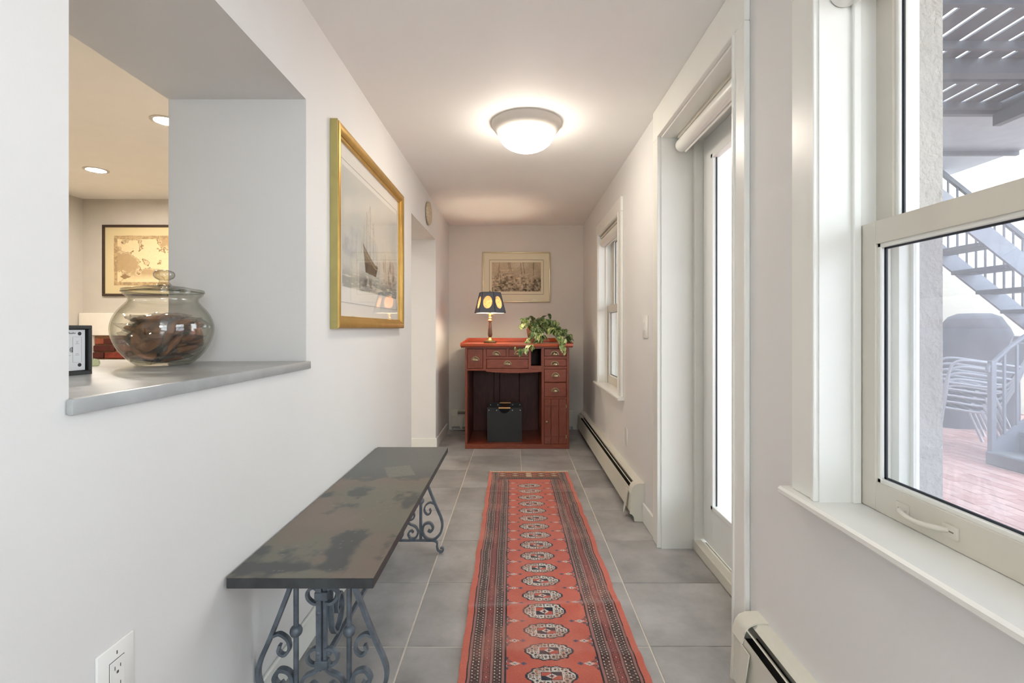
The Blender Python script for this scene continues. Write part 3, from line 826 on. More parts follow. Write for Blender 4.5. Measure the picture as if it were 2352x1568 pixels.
def wrapper_mesh(seed, r=.060, h=.026):
    rr = np.random.default_rng(seed + 50); b = MB(); tb = bmesh.new(); n = 14
    g = [[None] * (n + 1) for _ in range(n + 1)]; h_ = [[None] * (n + 1) for _ in range(n + 1)]
    for i in range(n + 1):
        for j in range(n + 1):
            u = (i / n * 2 - 1); v = (j / n * 2 - 1); x = u * r * 1.12; y = v * r * 1.04
            d = max(0, 1 - max(abs(u), abs(v)) ** 3); k = rr.normal() * .0016
            g[i][j] = tb.verts.new((x + rr.normal() * .001, y, .010 + (h * .5 + .001) * d + k))
            if 0 < i < n and 0 < j < n: h_[i][j] = tb.verts.new((x, y, .009 - (h * .5 + .001) * d + rr.normal() * .001))
            else: h_[i][j] = g[i][j]
    for i in range(n):
        for j in range(n):
            tb.faces.new((g[i][j], g[i + 1][j], g[i + 1][j + 1], g[i][j + 1]))
            q = [h_[i][j], h_[i][j + 1], h_[i + 1][j + 1], h_[i + 1][j]]
            try: tb.faces.new(q)
            except ValueError: pass
    b._merge(tb); return b


protos = []
for k in range(3):
    o = cookie_mesh(k).build('wrapped_cookie', M_cookie, smooth=50)
    wr = wrapper_mesh(k).build('wrapper', M_wrap, smooth=20); wr.parent = o
    protos.append(o)
lab = 'brown cookie in clear cellophane inside the glass jar'
# (x, y, z, tilt about x, tilt about y, spin) measured from the jar's base centre
CK = [(.0, -.012, .018, 4, 3, 0), (.040, .030, .036, -12, -14, 40), (-.040, .045, .038, -22, 16, 70), (.056, -.030, .058, 10, -50, 15), (-.066, -.034, .060, 14, 52, 30),
      (.0, -.062, .054, 38, -3, 50), (.012, .018, .052, -4, 6, 80), (-.022, -.010, .072, 8, 8, 10), (.036, .010, .078, 2, -8, 60), (-.082, .004, .100, 3, 72, 20),
      (.006, -.076, .094, 66, -6, 5), (.066, -.034, .098, 14, -70, 0), (-.026, .050, .098, -12, 5, 30), (-.048, -.036, .100, 14, 14, 75), (.028, -.040, .104, 16, -12, 45),
      (.052, .036, .118, -12, -16, 20), (-.006, .006, .118, -2, 4, 0), (.046, -.012, .130, 6, -10, 30), (-.044, .002, .134, 4, 12, 55), (-.060, .060, .090, -36, 34, 0),
      (.060, .040, .080, -24, -62, 0), (.006, -.016, .148, 5, -3, 15)]
used = set()
for k, (x, y, z, ax, ay, az) in enumerate(CK):
    o = protos[k % 3]
    if k % 3 in used: o = copy_tree(o)
    used.add(k % 3)
    o.location = (JX + x * .94, JY + y * .94, jz + z); o.rotation_euler = (math.radians(ax), math.radians(ay), math.radians(az))
    setp(o, lab, 'cookie', 'wrapped cookies in the jar')

# ------------------------------------------------------------------ gold framed ship print (left wall)
t = thing('gold_framed_print', (XL, 2.68, 1.19), 'large gold framed print of a sailing ship on the left wall', 'picture')
fy0, fy1, fz0, fz1 = 2.07, 3.285, 1.188, 2.075; wd = .055


def gold_member(along, a0, a1, c_in, c_out, m):
    """mitred member with a domed profile; along 'y' (top/bottom) or 'z' (sides)"""
    tb = bmesh.new(); prof = [(0, 0), (0, .030), (.10, .036), (.35, .038), (.6, .034), (.82, .026), (.84, .022), (1.0, .020), (1.0, 0)]
    R = []
    for end in (0, 1):
        row = []
        for f, o in prof:
            c_ = c_out + (c_in - c_out) * f
            ins = wd * f
            e = a0 + ins if end == 0 else a1 - ins
            row.append(tb.verts.new((XL + o + .001, e, c_) if along == 'y' else (XL + o + .001, c_, e)))
        R.append(row)
    n = len(prof)
    for i in range(n): tb.faces.new((R[0][i], R[1][i], R[1][(i + 1) % n], R[0][(i + 1) % n]))
    tb.faces.new(R[0][::-1]); tb.faces.new(R[1]); bmesh.ops.recalc_face_normals(tb, faces=tb.faces)
    b = MB(); b._merge(tb); return b.build('frame_member', m, t, smooth=25)


gold_member('y', fy0, fy1, fz1 - wd, fz1, M_gold); gold_member('y', fy0, fy1, fz0 + wd, fz0, M_gold)
gold_member('z', fz0, fz1, fy0 + wd, fy0, M_gold); gold_member('z', fz0, fz1, fy1 - wd, fy1, M_gold)
MB().box(XL + .001, XL + .033, fy0 - .003, fy0 + .0005, fz0 - .002, fz1 + .002).build('frame_side', M_goldside, t, label='olive-gold outer side of the frame')
MB().box(XL + .001, XL + .008, fy0 + .04, fy1 - .04, fz0 + .04, fz1 - .04).build('mat', M_mat, t)
q = MB()
for a in ((2.172, 3.195, 1.306, 1.309), (2.172, 3.195, 1.951, 1.954), (2.172, 2.176, 1.306, 1.954), (3.191, 3.195, 1.306, 1.954)): q.box(XL + .008, XL + .0095, *a)
q.build('mat_bevel', mat('bevel_grey', (188, 188, 184), .7), t)
ny, nx = 190, 300
U, V = np.meshgrid(np.linspace(0, 1, nx), np.linspace(0, 1, ny))
P = np.stack([np.full_like(U, XL + .0088), 2.19 + U * .99, 1.378 + V * .548], -1)
n1 = vnoise(U * 4, V * 3, 11, 5); n2 = vnoise(U * 16, V * 10, 12, 4); n3 = vnoise(U * 60, V * 50, 13, 2); ns = vnoise(U * 26, V * 9, 14, 4)
sky = C(206, 206, 198); mist = C(232, 222, 206); lav = C(176, 176, 184); brown = C(110, 88, 66); sea = C(150, 152, 146)
def mixc(a, b, m): return a * (1 - m[..., None]) + b * m[..., None]
col = np.broadcast_to(sky, U.shape + (3,)).copy()
col = mixc(col, mist, np.clip((n1 - .42) * 4, 0, 1) * np.clip(1.2 - V, 0, 1))
col = mixc(col, lav, np.clip((n2 - .5) * 4, 0, 1) * np.exp(-((V - .35) / .22) ** 2) * np.clip(1 - U * 1.4, 0, 1) * .7)
rg = np.exp(-((U - .85) / .16) ** 2) * np.exp(-((V - .2) / .17) ** 2) * np.clip((ns - .35) * 3.5, 0, 1)
col = mixc(col, C(146, 112, 80), rg * .9)
far = np.exp(-((V - .32) / .12) ** 2) * np.clip((ns - .5) * 3.2, 0, 1) * (.3 + .4 * U)
col = mixc(col, C(150, 140, 130), far)
water = np.clip((.2 - V) * 9, 0, 1)
col = mixc(col, sea, water * .75); col = mixc(col, C(226, 220, 206), water * np.clip((vnoise(U * 14, V * 60, 15, 3) - .55) * 6, 0, 1))
# hull with its reflection, bow towards the left
tt = np.clip((U - .30) / .27, 0, 1); top_e = .455 - .20 * tt ** .8 + .05 * np.clip(tt - .8, 0, 1) * 5 * .6; bot_e = .185 - .015 * tt
hull = (U > .30 + (.45 - V) * .16 * (V < .45)) & (U < .57 - np.clip(.26 - V, 0, 1) * .4) & (V < top_e) & (V > bot_e)
col = mixc(col, brown, np.where(hull, .85, 0.0)); col = mixc(col, C(72, 60, 50), np.where(hull & (V < .27), .6, 0.)); col = mixc(col, C(196, 176, 140), np.where(hull & (np.abs(V - top_e + .035) < .006), .7, 0.))
refl = np.exp(-((U - .38) / .10) ** 2) * np.clip((.19 - V) * 12, 0, 1) * (n2 > .36)
col = mixc(col, C(92, 86, 78), refl * .75)
for mx, top, wd_ in ((.36, .76, .0032), (.42, .84, .0036), (.48, .70, .003), (.315, .62, .002), (.56, .50, .002), (.64, .46, .002), (.70, .43, .002), (.78, .45, .002), (.2, .5, .002), (.13, .55, .002), (.9, .42, .002)):
    k = (np.abs(U - mx - (V - .3) * .02) < wd_) & (V < top) & (V > .28); col = mixc(col, C(124, 110, 96), np.where(k, .7 if mx in (.36, .42, .48) else .35, 0.))
for mx, zz, hw in ((.36, .58, .07), (.42, .64, .07), (.42, .54, .085), (.48, .5, .06), (.36, .48, .075)):
    k = (np.abs(V - zz + (U - mx) * .16) < .0042) & (np.abs(U - mx) < hw); col = mixc(col, C(206, 190, 164), np.where(k, .8, 0.))
for (x0, z0, x1, z1) in ((.42, .84, .27, .34), (.42, .84, .56, .3), (.36, .76, .26, .36), (.48, .7, .58, .28), (.36, .76, .44, .34), (.42, .84, .36, .34)):
    f = np.clip((V - z1) / (z0 - z1), 0, 1); xx = x1 + (x0 - x1) * f; k = (np.abs(U - xx) < .0018) & (V < z0) & (V > z1); col = mixc(col, C(140, 126, 110), np.where(k, .5, 0.))
col = col * (1 + .05 * (n3[..., None] - .5)); painted_sheet('ship_print', P, np.clip(col, 0, 1), M_print, t)
MB().box(XL + .0155, XL + .017, fy0 + .04, fy1 - .04, fz0 + .04, fz1 - .04).build('glass', M_picglass, t)

# ------------------------------------------------------------------ end wall print
t = thing('crowd_engraving', (0, YB, 1.49), 'sepia engraving of a crowd on a quay in a pale gilt frame', 'picture')
frame(t, 'x', -.392, .402, 1.490, 2.081, YB - .001, -.022, .014, M_champ)
MB().box(-.385, .395, YB - .009, YB - .002, 1.497, 2.074).build('mat', M_matcream, t)
q = MB()
for a in ((-.3125, .324, 1.583, 1.5865), (-.3125, .324, 1.985, 1.9885), (-.3125, -.309, 1.583, 1.9885), (.3205, .324, 1.583, 1.9885)): q.box(a[0], a[1], YB - .0105, YB - .009, a[2], a[3])
q.build('mat_line', M_inkline, t)
ny, nx = 150, 250
U, V = np.meshgrid(np.linspace(0, 1, nx), np.linspace(0, 1, ny))
P = np.stack([-.281 + U * .574, np.full_like(U, YB - .0098), 1.618 + V * .341], -1)
n1 = vnoise(U * 5, V * 3, 21, 4); n2 = vnoise(U * 26, V * 18, 22, 3); n3 = vnoise(U * 50, V * 40, 23, 2)
lum = .70 + .18 * (V - .5) - .28 * np.clip(.55 - V, 0, 1) * (.6 + U) - .12 * U
crowd = np.clip((.62 + .1 * np.sin(U * 5) - V) * 6, 0, 1)
lum = lum + (n1 - .5) * .35 + crowd * (n2 - .52) * 1.3 + (n3 - .5) * .25
for px_, sl, a_, b_ in ((.14, .04, .5, 1), (.36, -.08, .7, 1), (.39, -.08, .7, 1), (.60, -.05, .6, 1), (.66, -.1, .62, 1), (.85, 0, .55, 1), (.16, -.06, .3, .7)):
    k = (np.abs(U - px_ - (V - .7) * sl) < .009) & (V > a_) & (V < b_); lum = np.where(k, lum - .3, lum)
for (x0, z0, x1, z1) in ((.0, .15, .2, .23), (.2, .1, .75, .2), (.52, .45, .78, .62), (.18, .72, .45, .74)):
    f = (U - x0) / (x1 - x0); k = (f > 0) & (f < 1) & (np.abs(V - z0 - (z1 - z0) * f) < .014); lum = np.where(k, lum + .22, lum)
lum = np.clip(lum, .06, 1)[..., None]
col = C(70, 58, 46) * (1 - lum) + C(226, 208, 176) * lum
painted_sheet('engraving_print', P, col, M_print, t)
MB().box(-.385, .395, YB - .0145, YB - .013, 1.497, 2.074).build('glass', M_arglass, t)

# round speckled wall disc
t = MB(); dc = (XL + .001, 4.335, 2.205)
t.lathe([(.004, 0), (.088, 0), (.100, .006), (.103, .018), (.098, .026), (.06, .031), (.004, .033)], dc, 40, 'x')
o = t.build('wall_medallion', M_disc, at=dc, smooth=40); setp(o, 'round beige speckled disc high on the wall above the doorway', 'ornament')

# ------------------------------------------------------------------ desk
DF, DB_ = 4.82, 5.50
t = thing('stand_up_desk', (.013, 5.16, 0), 'reddish mahogany stand-up desk with many small drawers', 'desk')
dk = lambda cx: cx * .000739 - .5365
dz = lambda cy: 1.117 - cy * .000739
TOP = 1.037; UT = 1.009
MB().box(-.545, .562, 4.775, DB_, UT, TOP, bev=.005, seg=2).build('top', M_woodlit, t, smooth=40)
MB().box(-.54, .557, 4.79, DB_ - .005, UT - .012, UT + .001, bev=.003).build('top_moulding', M_woodh, t)
b = MB(); b.box(-.545, .562, DB_ - .014, DB_, TOP, 1.079, bev=.002); b.build('back_gallery', M_woodlit, t)
for x0, x1 in ((-.545, -.531), (.548, .562)):
    MB().prism([(4.79, TOP), (4.80, TOP + .008), (DB_ - .05, 1.079), (DB_ - .014, 1.079), (DB_ - .014, TOP)], x0, x1, 'x').build('side_gallery', M_woodlit, t)
b = MB(); b.box(-.500, -.479, DF, DB_ - .02, .0, UT, bev=.002); b.build('side_panel', M_wood, t)
MB().box(.499, .525, DF, DB_ - .02, .0, UT, bev=.002).build('side_panel', M_wood, t)
xd0, xd1 = dk(1068), dk(1104)
MB().box(xd0, xd1, DF, DB_ - .04, .04, UT - .002, bev=.002).build('divider', M_wood, t)
MB().box(-.50, .525, DF - .006, DB_ - .02, .0, .045, bev=.003).build('plinth', M_woodh, t)
# back boards
xs = [-.479, dk(393), dk(483), dk(780), xd0]
for i in range(4):
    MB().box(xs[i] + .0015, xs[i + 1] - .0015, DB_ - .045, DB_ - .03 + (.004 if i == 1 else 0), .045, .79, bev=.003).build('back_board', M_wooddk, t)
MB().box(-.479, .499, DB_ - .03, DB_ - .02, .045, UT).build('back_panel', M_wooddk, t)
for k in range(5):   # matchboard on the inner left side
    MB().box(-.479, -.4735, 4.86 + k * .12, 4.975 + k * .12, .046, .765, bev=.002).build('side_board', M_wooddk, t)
# fronts: rails and stiles around the drawers
b = MB()
def R_(x0, x1, z0, z1, bb=b): bb.box(x0, x1, DF, DF + .02, z0, z1, bev=.001)
R_(-.479, xd0, dz(178), UT); R_(xd1, .499, dz(175), UT)
R_(-.479, dk(1062), dz(470), dz(443))
R_(dk(288), dk(328), dz(443), dz(178)); R_(dk(597), dk(631), dz(283), dz(178)); R_(dk(893), dk(928), dz(443), dz(178)); R_(dk(328), dk(893), dz(313), dz(283))
R_(dk(1062), dk(1068), dz(470), dz(178)); R_(dk(928), dk(1062), dz(443), dz(405))
for a, c in ((312, 278), (447, 413), (628, 624), (846, 822)): R_(xd1, .499, dz(a), dz(c))
R_(dk(1400), .499, .045, UT)
b.build('face_frame', M_woodh, t)
# shelf under the drawers, dust boards and cubby
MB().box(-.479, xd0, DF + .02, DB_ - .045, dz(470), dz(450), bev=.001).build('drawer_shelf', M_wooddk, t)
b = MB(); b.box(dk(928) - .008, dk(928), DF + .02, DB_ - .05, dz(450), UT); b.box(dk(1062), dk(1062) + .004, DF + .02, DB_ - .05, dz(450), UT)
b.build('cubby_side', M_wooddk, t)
# bowed pencil rail
pts = [(dk(330), dz(452)), (dk(1070), dz(455)), (dk(1070), dz(488))]
for k in range(0, 13): u = k / 12; pts.append((dk(1070) + (dk(330) - dk(1070)) * u, dz(482) - .012 * math.sin(PI * u)))
pts = pts[:-1] + [(dk(330), dz(480))]
MB().prism(pts, DF - .022, DF + .002, 'y').build('pencil_rail', M_woodh, t)


def cup_pull(par, x, z, y, w_=.080, h_=.036, d_=.024):
    tb = bmesh.new(); nt_, nph = 16, 6; g = []
    for i in range(nt_ + 1):
        th = PI * i / nt_; row = []
        for j in range(nph + 1):
            ph = PI / 2 * j / nph
            row.append(tb.verts.new((x + w_ / 2 * .82 * math.cos(th) * math.cos(ph), y - d_ * math.sin(ph), z + h_ * .9 * math.sin(th) * math.cos(ph) ** .8)))
        g.append(row)
    for i in range(nt_):
        for j in range(nph): tb.faces.new((g[i][j], g[i + 1][j], g[i + 1][j + 1], g[i][j + 1]))
    ret = bmesh.ops.extrude_face_region(tb, geom=list(tb.faces))
    for v in [e for e in ret['geom'] if isinstance(e, bmesh.types.BMVert)]:
        dv = (v.co - Vector((x, y, z))); v.co -= dv * .07
    bmesh.ops.remove_doubles(tb, verts=tb.verts, dist=.00005)
    bmesh.ops.recalc_face_normals(tb, faces=tb.faces)
    b = MB(); b._merge(tb)
    # arched flange
    o = [(x + w_ / 2 * math.cos(a), z + h_ * 1.12 * math.sin(a)) for a in [PI * k / 16 for k in range(17)]]
    inn = [(x + w_ / 2 * .78 * math.cos(a), z + h_ * .84 * math.sin(a)) for a in [PI * k / 16 for k in range(16, -1, -1)]]
    b.prism(o + inn, y - .0025, y, 'y')
    return b.build('cup_pull', M_brass, par, smooth=40)


def drawer(c, pull, m=M_woodh, carved=False):
    x0, x1, z0, z1 = dk(c[0]) + .0015, dk(c[2]) - .0015, dz(c[3]) + .0015, dz(c[1]) - .0015
    o = MB().box(x0, x1, DF + .002, DF + .40, z0, z1, bev=.002).build('drawer', m, t)
    if carved:
        for k in range(1, 6):
            xx = x0 + (x1 - x0) * k / 6; MB().box(xx - .0035, xx + .0035, DF - .0012, DF + .003, z0 + .003, z1 - .003, bev=.001).build('carved_rib', m, o)
        for k in (.12, .24, .76, .88):
            zz = z0 + (z1 - z0) * k; MB().box(x0 + .003, x1 - .003, DF - .0016, DF + .003, zz - .0035, zz + .0035, bev=.001).build('carved_rib', m, o)
    if pull: cup_pull(o, dk(pull[0]), dz(pull[1]) - .018, DF + .001)
    return o


drawer((80, 180, 286, 441), (185, 310), M_wood, carved=True)
drawer((330, 180, 596, 282), (465, 238)); drawer((632, 180, 892, 282), (757, 233)); drawer((332, 315, 892, 441), (615, 366))
drawer((1105, 178, 1399, 276), (1245, 235)); drawer((1105, 314, 1399, 411), (1246, 370)); drawer((1105, 449, 1399, 622), (1255, 525)); drawer((1105, 630, 1399, 820), (1252, 728))
x0, x1, z0, z1 = dk(1106), dk(1399), .047, dz(848)
dd = MB(); e = [x0, dk(1195), dk(1300), x1]
for i in range(3): dd.box(e[i] + (.001 if i else 0), e[i + 1] - (.001 if i < 2 else 0), DF + .001, DF + .02, z0, z1, bev=.002)
door = dd.build('cupboard_door', M_wood, t)
for cy in (935, 955, 1342, 1360):
    MB().box(x0 + .003, x1 - .003, DF - .001, DF + .003, dz(cy) - .003, dz(cy) + .003, bev=.001).build('door_bead', M_wood, door)
for cy in (945, 1352): MB().box(x1 - .008, x1 + .004, DF - .0035, DF + .001, dz(cy) - .018, dz(cy) + .018, bev=.001).build('hinge', M_brass, door)
MB().lathe([(.005, 0), (.006, -.008), (.012, -.014), (.013, -.019), (.008, -.024), (.001, -.025)], (dk(1138), DF, dz(1150)), 18, 'y').build('knob', M_brass, door, smooth=40)

# black file box inside the desk
t = thing('file_box', (-.114, 5.07, .0455), 'black leather-look file box with pale wooden grips inside the desk', 'box')
bx0, bx1, by0, by1, bz0, bz1 = -.288, .060, 4.90, 5.25, .0457, .392
for (y_, nm) in ((by0, 'front_panel'), (by1 - .008, 'rear_panel')):
    xm = (bx0 + bx1) / 2; rr = .056
    pts = [(bx0, bz0), (bx1, bz0), (bx1, bz1)] + [(xm + rr * math.cos(a), bz1 - .004 - (rr * .95) * math.sin(a)) for a in [PI * k / 14 for k in range(15)]] + [(bx0, bz1)]
    MB().prism(pts, y_, y_ + .008, 'y').build(nm, M_leather, t)
    MB().lathe([(.0075, 0), (.0075, .118)], (xm - .059, y_ + .004, bz1 - .004), 12, 'x').build('grip', M_rod, t, smooth=40, label='pale wooden grip')
    for dx in (-.157, -.079, .079, .157):
        MB().lathe([(.006, .001), (.005, -.002), (.001, -.003)], (xm + dx, y_, bz1 - .026), 12, 'y').build('rivet', M_steel, t, smooth=40)
MB().box(bx0, bx0 + .006, by0 + .008, by1 - .008, bz0, bz1 - .05).build('side_panel', M_leather, t)
MB().box(bx1 - .006, bx1, by0 + .008, by1 - .008, bz0, bz1 - .05).build('side_panel', M_leather, t)
MB().box(bx0 + .006, bx1 - .006, by0 + .008, by1 - .008, bz0, bz0 + .006).build('bottom', M_leather, t)

# table lamp
lx, ly = -.262, 4.955
t = thing('table_lamp', (lx, ly, TOP), 'lit table lamp, dark six-sided shade with glowing ovals, turned wood stem', 'lamp')
z0 = TOP + .0005
MB().box(lx - .060, lx + .060, ly - .060, ly + .060, z0, z0 + .024, bev=.005, seg=2).build('foot', M_dkbrass, t, smooth=40)
MB().lathe([(.042, .024), (.040, .030), (.028, .040), (.018, .052), (.013, .060)], (lx, ly, z0), 28).build('foot_bell', mat('bright_brass', (206, 168, 104), .28, metal=.85), t, smooth=50)
MB().lathe([(.013, .060), (.019, .068), (.021, .078), (.023, .092), (.022, .105), (.017, .160), (.013, .205), (.012, .214)], (lx, ly, z0), 28).build('stem', mat('turned_walnut', (92, 56, 36), .3, var=.2, scale=20, coat=.3), t, smooth=50)
MB().lathe([(.012, .214), (.017, .218), (.024, .226), (.025, .230), (.014, .236), (.012, .246), (.018, .250), (.018, .258), (.013, .262), (.014, .285), (.013, .305), (.012, .312)], (lx, ly, z0), 28).build('socket', mat('bright_brass', (206, 168, 104), .28), t, smooth=50)
b = MB(); b.tube([(lx + .013, ly, z0 + .29), (lx + .035, ly, z0 + .292)], .002, 8); b.tube([(lx + .035, ly, z0 + .285), (lx + .035, ly, z0 + .299)], .004, 8)
b.build('switch_key', M_dkbrass, t)
b = MB(); b.tube([(lx, ly, z0 + .365), (lx, ly, z0 + .530)], .002, 8); b.lathe([(.009, 0), (.006, .006), (.003, .012), (.005, .016), (.001, .020)], (lx, ly, z0 + .512), 14)
b.build('harp', M_dkbrass, t)
MB().sphere((lx, ly, z0 + .338), .024, 20, (1, 1, 1.25)).build('bulb', mat_emit('lit_bulb', (1, .78, .5), 12), t, smooth=60)
zb, zt = z0 + .305, z0 + .510; rb, rt = .160, .108
shade = thing('lamp_shade', (lx, ly, zb), None, None); shade.parent = t; shade.location = shade.location - t.location
M_oval = bpy.data.materials.new('parchment_oval'); M_oval.use_nodes = True
N = M_oval.node_tree.nodes; L = M_oval.node_tree.links
for n in list(N): N.remove(n)
o_ = N.new('ShaderNodeOutputMaterial'); tr = N.new('ShaderNodeBsdfTranslucent'); df = N.new('ShaderNodeBsdfDiffuse'); mx = N.new('ShaderNodeMixShader'); mx.inputs[0].default_value = .25
vo = N.new('ShaderNodeTexVoronoi'); vo.inputs['Scale'].default_value = 110; tc = N.new('ShaderNodeTexCoord'); cr = N.new('ShaderNodeValToRGB')
cr.color_ramp.elements[0].color = (.20, .108, .052, 1); cr.color_ramp.elements[1].color = (.11, .045, .018, 1); cr.color_ramp.elements[0].position = .2; cr.color_ramp.elements[1].position = .75
L.new(tc.outputs['Object'], vo.inputs[0]); L.new(vo.outputs[0], cr.inputs[0]); L.new(cr.outputs[0], tr.inputs[0]); L.new(cr.outputs[0], df.inputs[0])
L.new(tr.outputs[0], mx.inputs[1]); L.new(df.outputs[0], mx.inputs[2]); L.new(mx.outputs[0], o_.inputs[0])
M_liner = mat('shade_liner', (240, 236, 226), .8, var=.01)
for k in range(6):
    a0 = -math.radians(9 + 60 * k); a1 = -math.radians(9 + 60 * (k + 1))
    B0 = Vector((lx + rb * math.cos(a0), ly + rb * math.sin(a0), zb)); B1 = Vector((lx + rb * math.cos(a1), ly + rb * math.sin(a1), zb))
    T0 = Vector((lx + rt * math.cos(a0), ly + rt * math.sin(a0), zt)); T1 = Vector((lx + rt * math.cos(a1), ly + rt * math.sin(a1), zt))
    mid = (B0 + B1 + T0 + T1) / 4; ux = (B1 - B0).normalized(); uz = ((T0 + T1) / 2 - (B0 + B1) / 2).normalized(); nn = ux.cross(uz).normalized()
    cen_dir = Vector((mid.x - lx, mid.y - ly, 0)).normalized()
    if nn.dot(cen_dir) < 0: nn = -nn
    nE = 28; ell = [mid + ux * .046 * math.cos(2 * PI * i / nE) + uz * .064 * math.sin(2 * PI * i / nE) + uz * .002 for i in range(nE)]
    # outline points matched to the ellipse angle
    def outl(i):
        d = ux * math.cos(2 * PI * i / nE) * .046 + uz * math.sin(2 * PI * i / nE) * .064
        dx, dzz = d.dot(ux), d.dot(uz); hh = (zt - zb) / 2 / abs(uz.z) 
        hw_b, hw_t = rb / 2, rt / 2; best = 1e9
        for s_ in np.linspace(.5, 4, 400):
            x_, z_ = dx * s_, dzz * s_; wl = (hw_b + hw_t) / 2 - (z_ / hh) * (hw_b - hw_t) / 2
            if abs(z_) >= hh or abs(x_) >= wl: return mid + ux * x_ + uz * z_
        return mid + d * 4
    outp = [outl(i) for i in range(nE)]
    for cn in (B0, B1, T0, T1):
        kk = min(range(nE), key=lambda i_: (outp[i_] - cn).length); outp[kk] = cn.copy()
    for src, (mm, off, nm) in enumerate(((M_shade, .0, 'shade_panel'), (M_liner, -.0016, 'shade_liner'))):
        tb = bmesh.new(); A = [tb.verts.new(p_ + nn * off) for p_ in ell]; B = [tb.verts.new(p_ + nn * off) for p_ in outp]
        A2 = [tb.verts.new(p_ + nn * (off - .0012)) for p_ in ell]; B2 = [tb.verts.new(p_ + nn * (off - .0012)) for p_ in outp]
        for i in range(nE):
            j = (i + 1) % nE
            tb.faces.new((A[i], A[j], B[j], B[i])); tb.faces.new((A2[i], B2[i], B2[j], A2[j])); tb.faces.new((A[i], A2[i], A2[j], A[j])); tb.faces.new((B[i], B[j], B2[j], B2[i]))
        bmesh.ops.recalc_face_normals(tb, faces=tb.faces); b = MB(); b._merge(tb); b.build(nm, mm, shade)
    tb = bmesh.new(); tb.faces.new([tb.verts.new(p_ - nn * .0022) for p_ in ell]); b = MB(); b._merge(tb); b.build('oval_window', M_oval, shade, label='glowing parchment oval')
    b = MB(); b.tube([B0, T0], .0028, 6); b.tube([B0, B1], .0026, 6); b.tube([T0, T1], .0026, 6); b.build('binding', M_shadeedge, shade)
b = MB(); b.tube([(lx - rt * .86, ly, zt - .006), (lx + rt * .86, ly, zt - .006)], .0018, 6); b.tube([(lx, ly - rt * .86, zt - .006), (lx, ly + rt * .86, zt - .006)], .0018, 6)
b.build('spider', M_dkbrass, shade)
pl = bpy.data.lights.new('table_lamp_bulb', 'POINT'); pl.energy = LAMP_TABLE; pl.color = (1, .80, .58); pl.shadow_soft_size = .034
po = bpy.data.objects.new('table_lamp_bulb', pl); COL.objects.link(po); po.location = (lx, ly, z0 + .338)

# ------------------------------------------------------------------ potted pothos
px_, py_ = .205, 5.17
t = thing('potted_pothos', (px_, py_, TOP), 'trailing variegated pothos in a dark brown pot on the desk', 'plant')
MB().lathe([(.066, 0), (.070, .003), (.082, .06), (.093, .13), (.099, .165), (.103, .168), (.103, .176), (.096, .176), (.090, .15), (.002, .148)], (px_, py_, TOP + .0005), 36).build('pot', M_pot, t, smooth=40)
MB().lathe([(.091, 0), (.06, .006), (.002, .010)], (px_, py_, TOP + .149), 24).build('soil', M_soil, t)


def leaf_mat(name, a, b_, c_, seed):
    m = bpy.data.materials.new(name); m.use_nodes = True; N = m.node_tree.nodes; L = m.node_tree.links; bs = N['Principled BSDF']
    bs.inputs['Roughness'].default_value = .4; tc = N.new('ShaderNodeTexCoord'); mp = N.new('ShaderNodeMapping'); mp.inputs['Location'].default_value = (seed, seed * 2, 0)
    mp.inputs['Scale'].default_value = (1.6, .7, 1)
    oi = N.new('ShaderNodeObjectInfo'); ad = N.new('ShaderNodeVectorMath'); ad.operation = 'ADD'
    L.new(tc.outputs['Object'], ad.inputs[0]); L.new(oi.outputs['Random'], ad.inputs[1]); L.new(ad.outputs[0], mp.inputs[0])
    nz = N.new('ShaderNodeTexNoise'); nz.inputs['Scale'].default_value = 45; nz.inputs['Detail'].default_value = 3; L.new(mp.outputs[0], nz.inputs[0])
    cr = N.new('ShaderNodeValToRGB'); L.new(nz.outputs[0], cr.inputs[0]); e = cr.color_ramp.elements
    e[0].position = .40; e[0].color = (*lin(a), 1); e[1].position = .62; e[1].color = (*lin(c_), 1); k = e.new(.52); k.color = (*lin(b_), 1)
    L.new(cr.outputs[0], bs.inputs['Base Color']); return m


LM = [leaf_mat('leaf_green', (66, 92, 54), (104, 132, 76), (178, 186, 118), 1), leaf_mat('leaf_variegated', (96, 126, 74), (150, 168, 100), (222, 220, 160), 3), leaf_mat('leaf_dark', (48, 68, 46), (78, 104, 62), (140, 158, 96), 5)]


def leaf_mesh(m, fold, curl):
    tb = bmesh.new(); out = [(0, -.04), (.18, -.10), (.36, -.02), (.46, .18), (.42, .42), (.27, .68), (.10, .90), (0, 1.0)]
    c_ = [(0, -.04), (0, .1), (0, .3), (0, .5), (0, .7), (0, .88), (0, .95), (0, 1)]
    rows = []
    for s_ in (-1, 0, 1):
        row = []
        for (ox_, oy_), (cx_, cy_) in zip(out, c_):
            x_, y_ = (s_ * ox_, oy_) if s_ else (cx_, cy_)
            row.append(tb.verts.new((x_, y_, fold * abs(x_) - curl * y_ * y_)))
        rows.append(row)
    for r0, r1 in ((0, 1), (1, 2)):
        for i in range(7):
            q = [rows[r0][i], rows[r1][i], rows[r1][i + 1], rows[r0][i + 1]]
            try: tb.faces.new(q)
            except ValueError: pass
    bmesh.ops.remove_doubles(tb, verts=tb.verts, dist=.001)
    ret = bmesh.ops.extrude_face_region(tb, geom=list(tb.faces))
    for v in [e for e in ret['geom'] if isinstance(e, bmesh.types.BMVert)]: v.co.z -= .012
    bmesh.ops.recalc_face_normals(tb, faces=tb.faces)
    bmesh.ops.scale(tb, vec=(.072, .072, .072), verts=tb.verts)
    me = bpy.data.meshes.new('leaf'); tb.to_mesh(me); tb.free(); me.materials.append(m); me.polygons.foreach_set('use_smooth', [True] * len(me.polygons)); me.set_sharp_from_angle(angle=math.radians(60)); return me


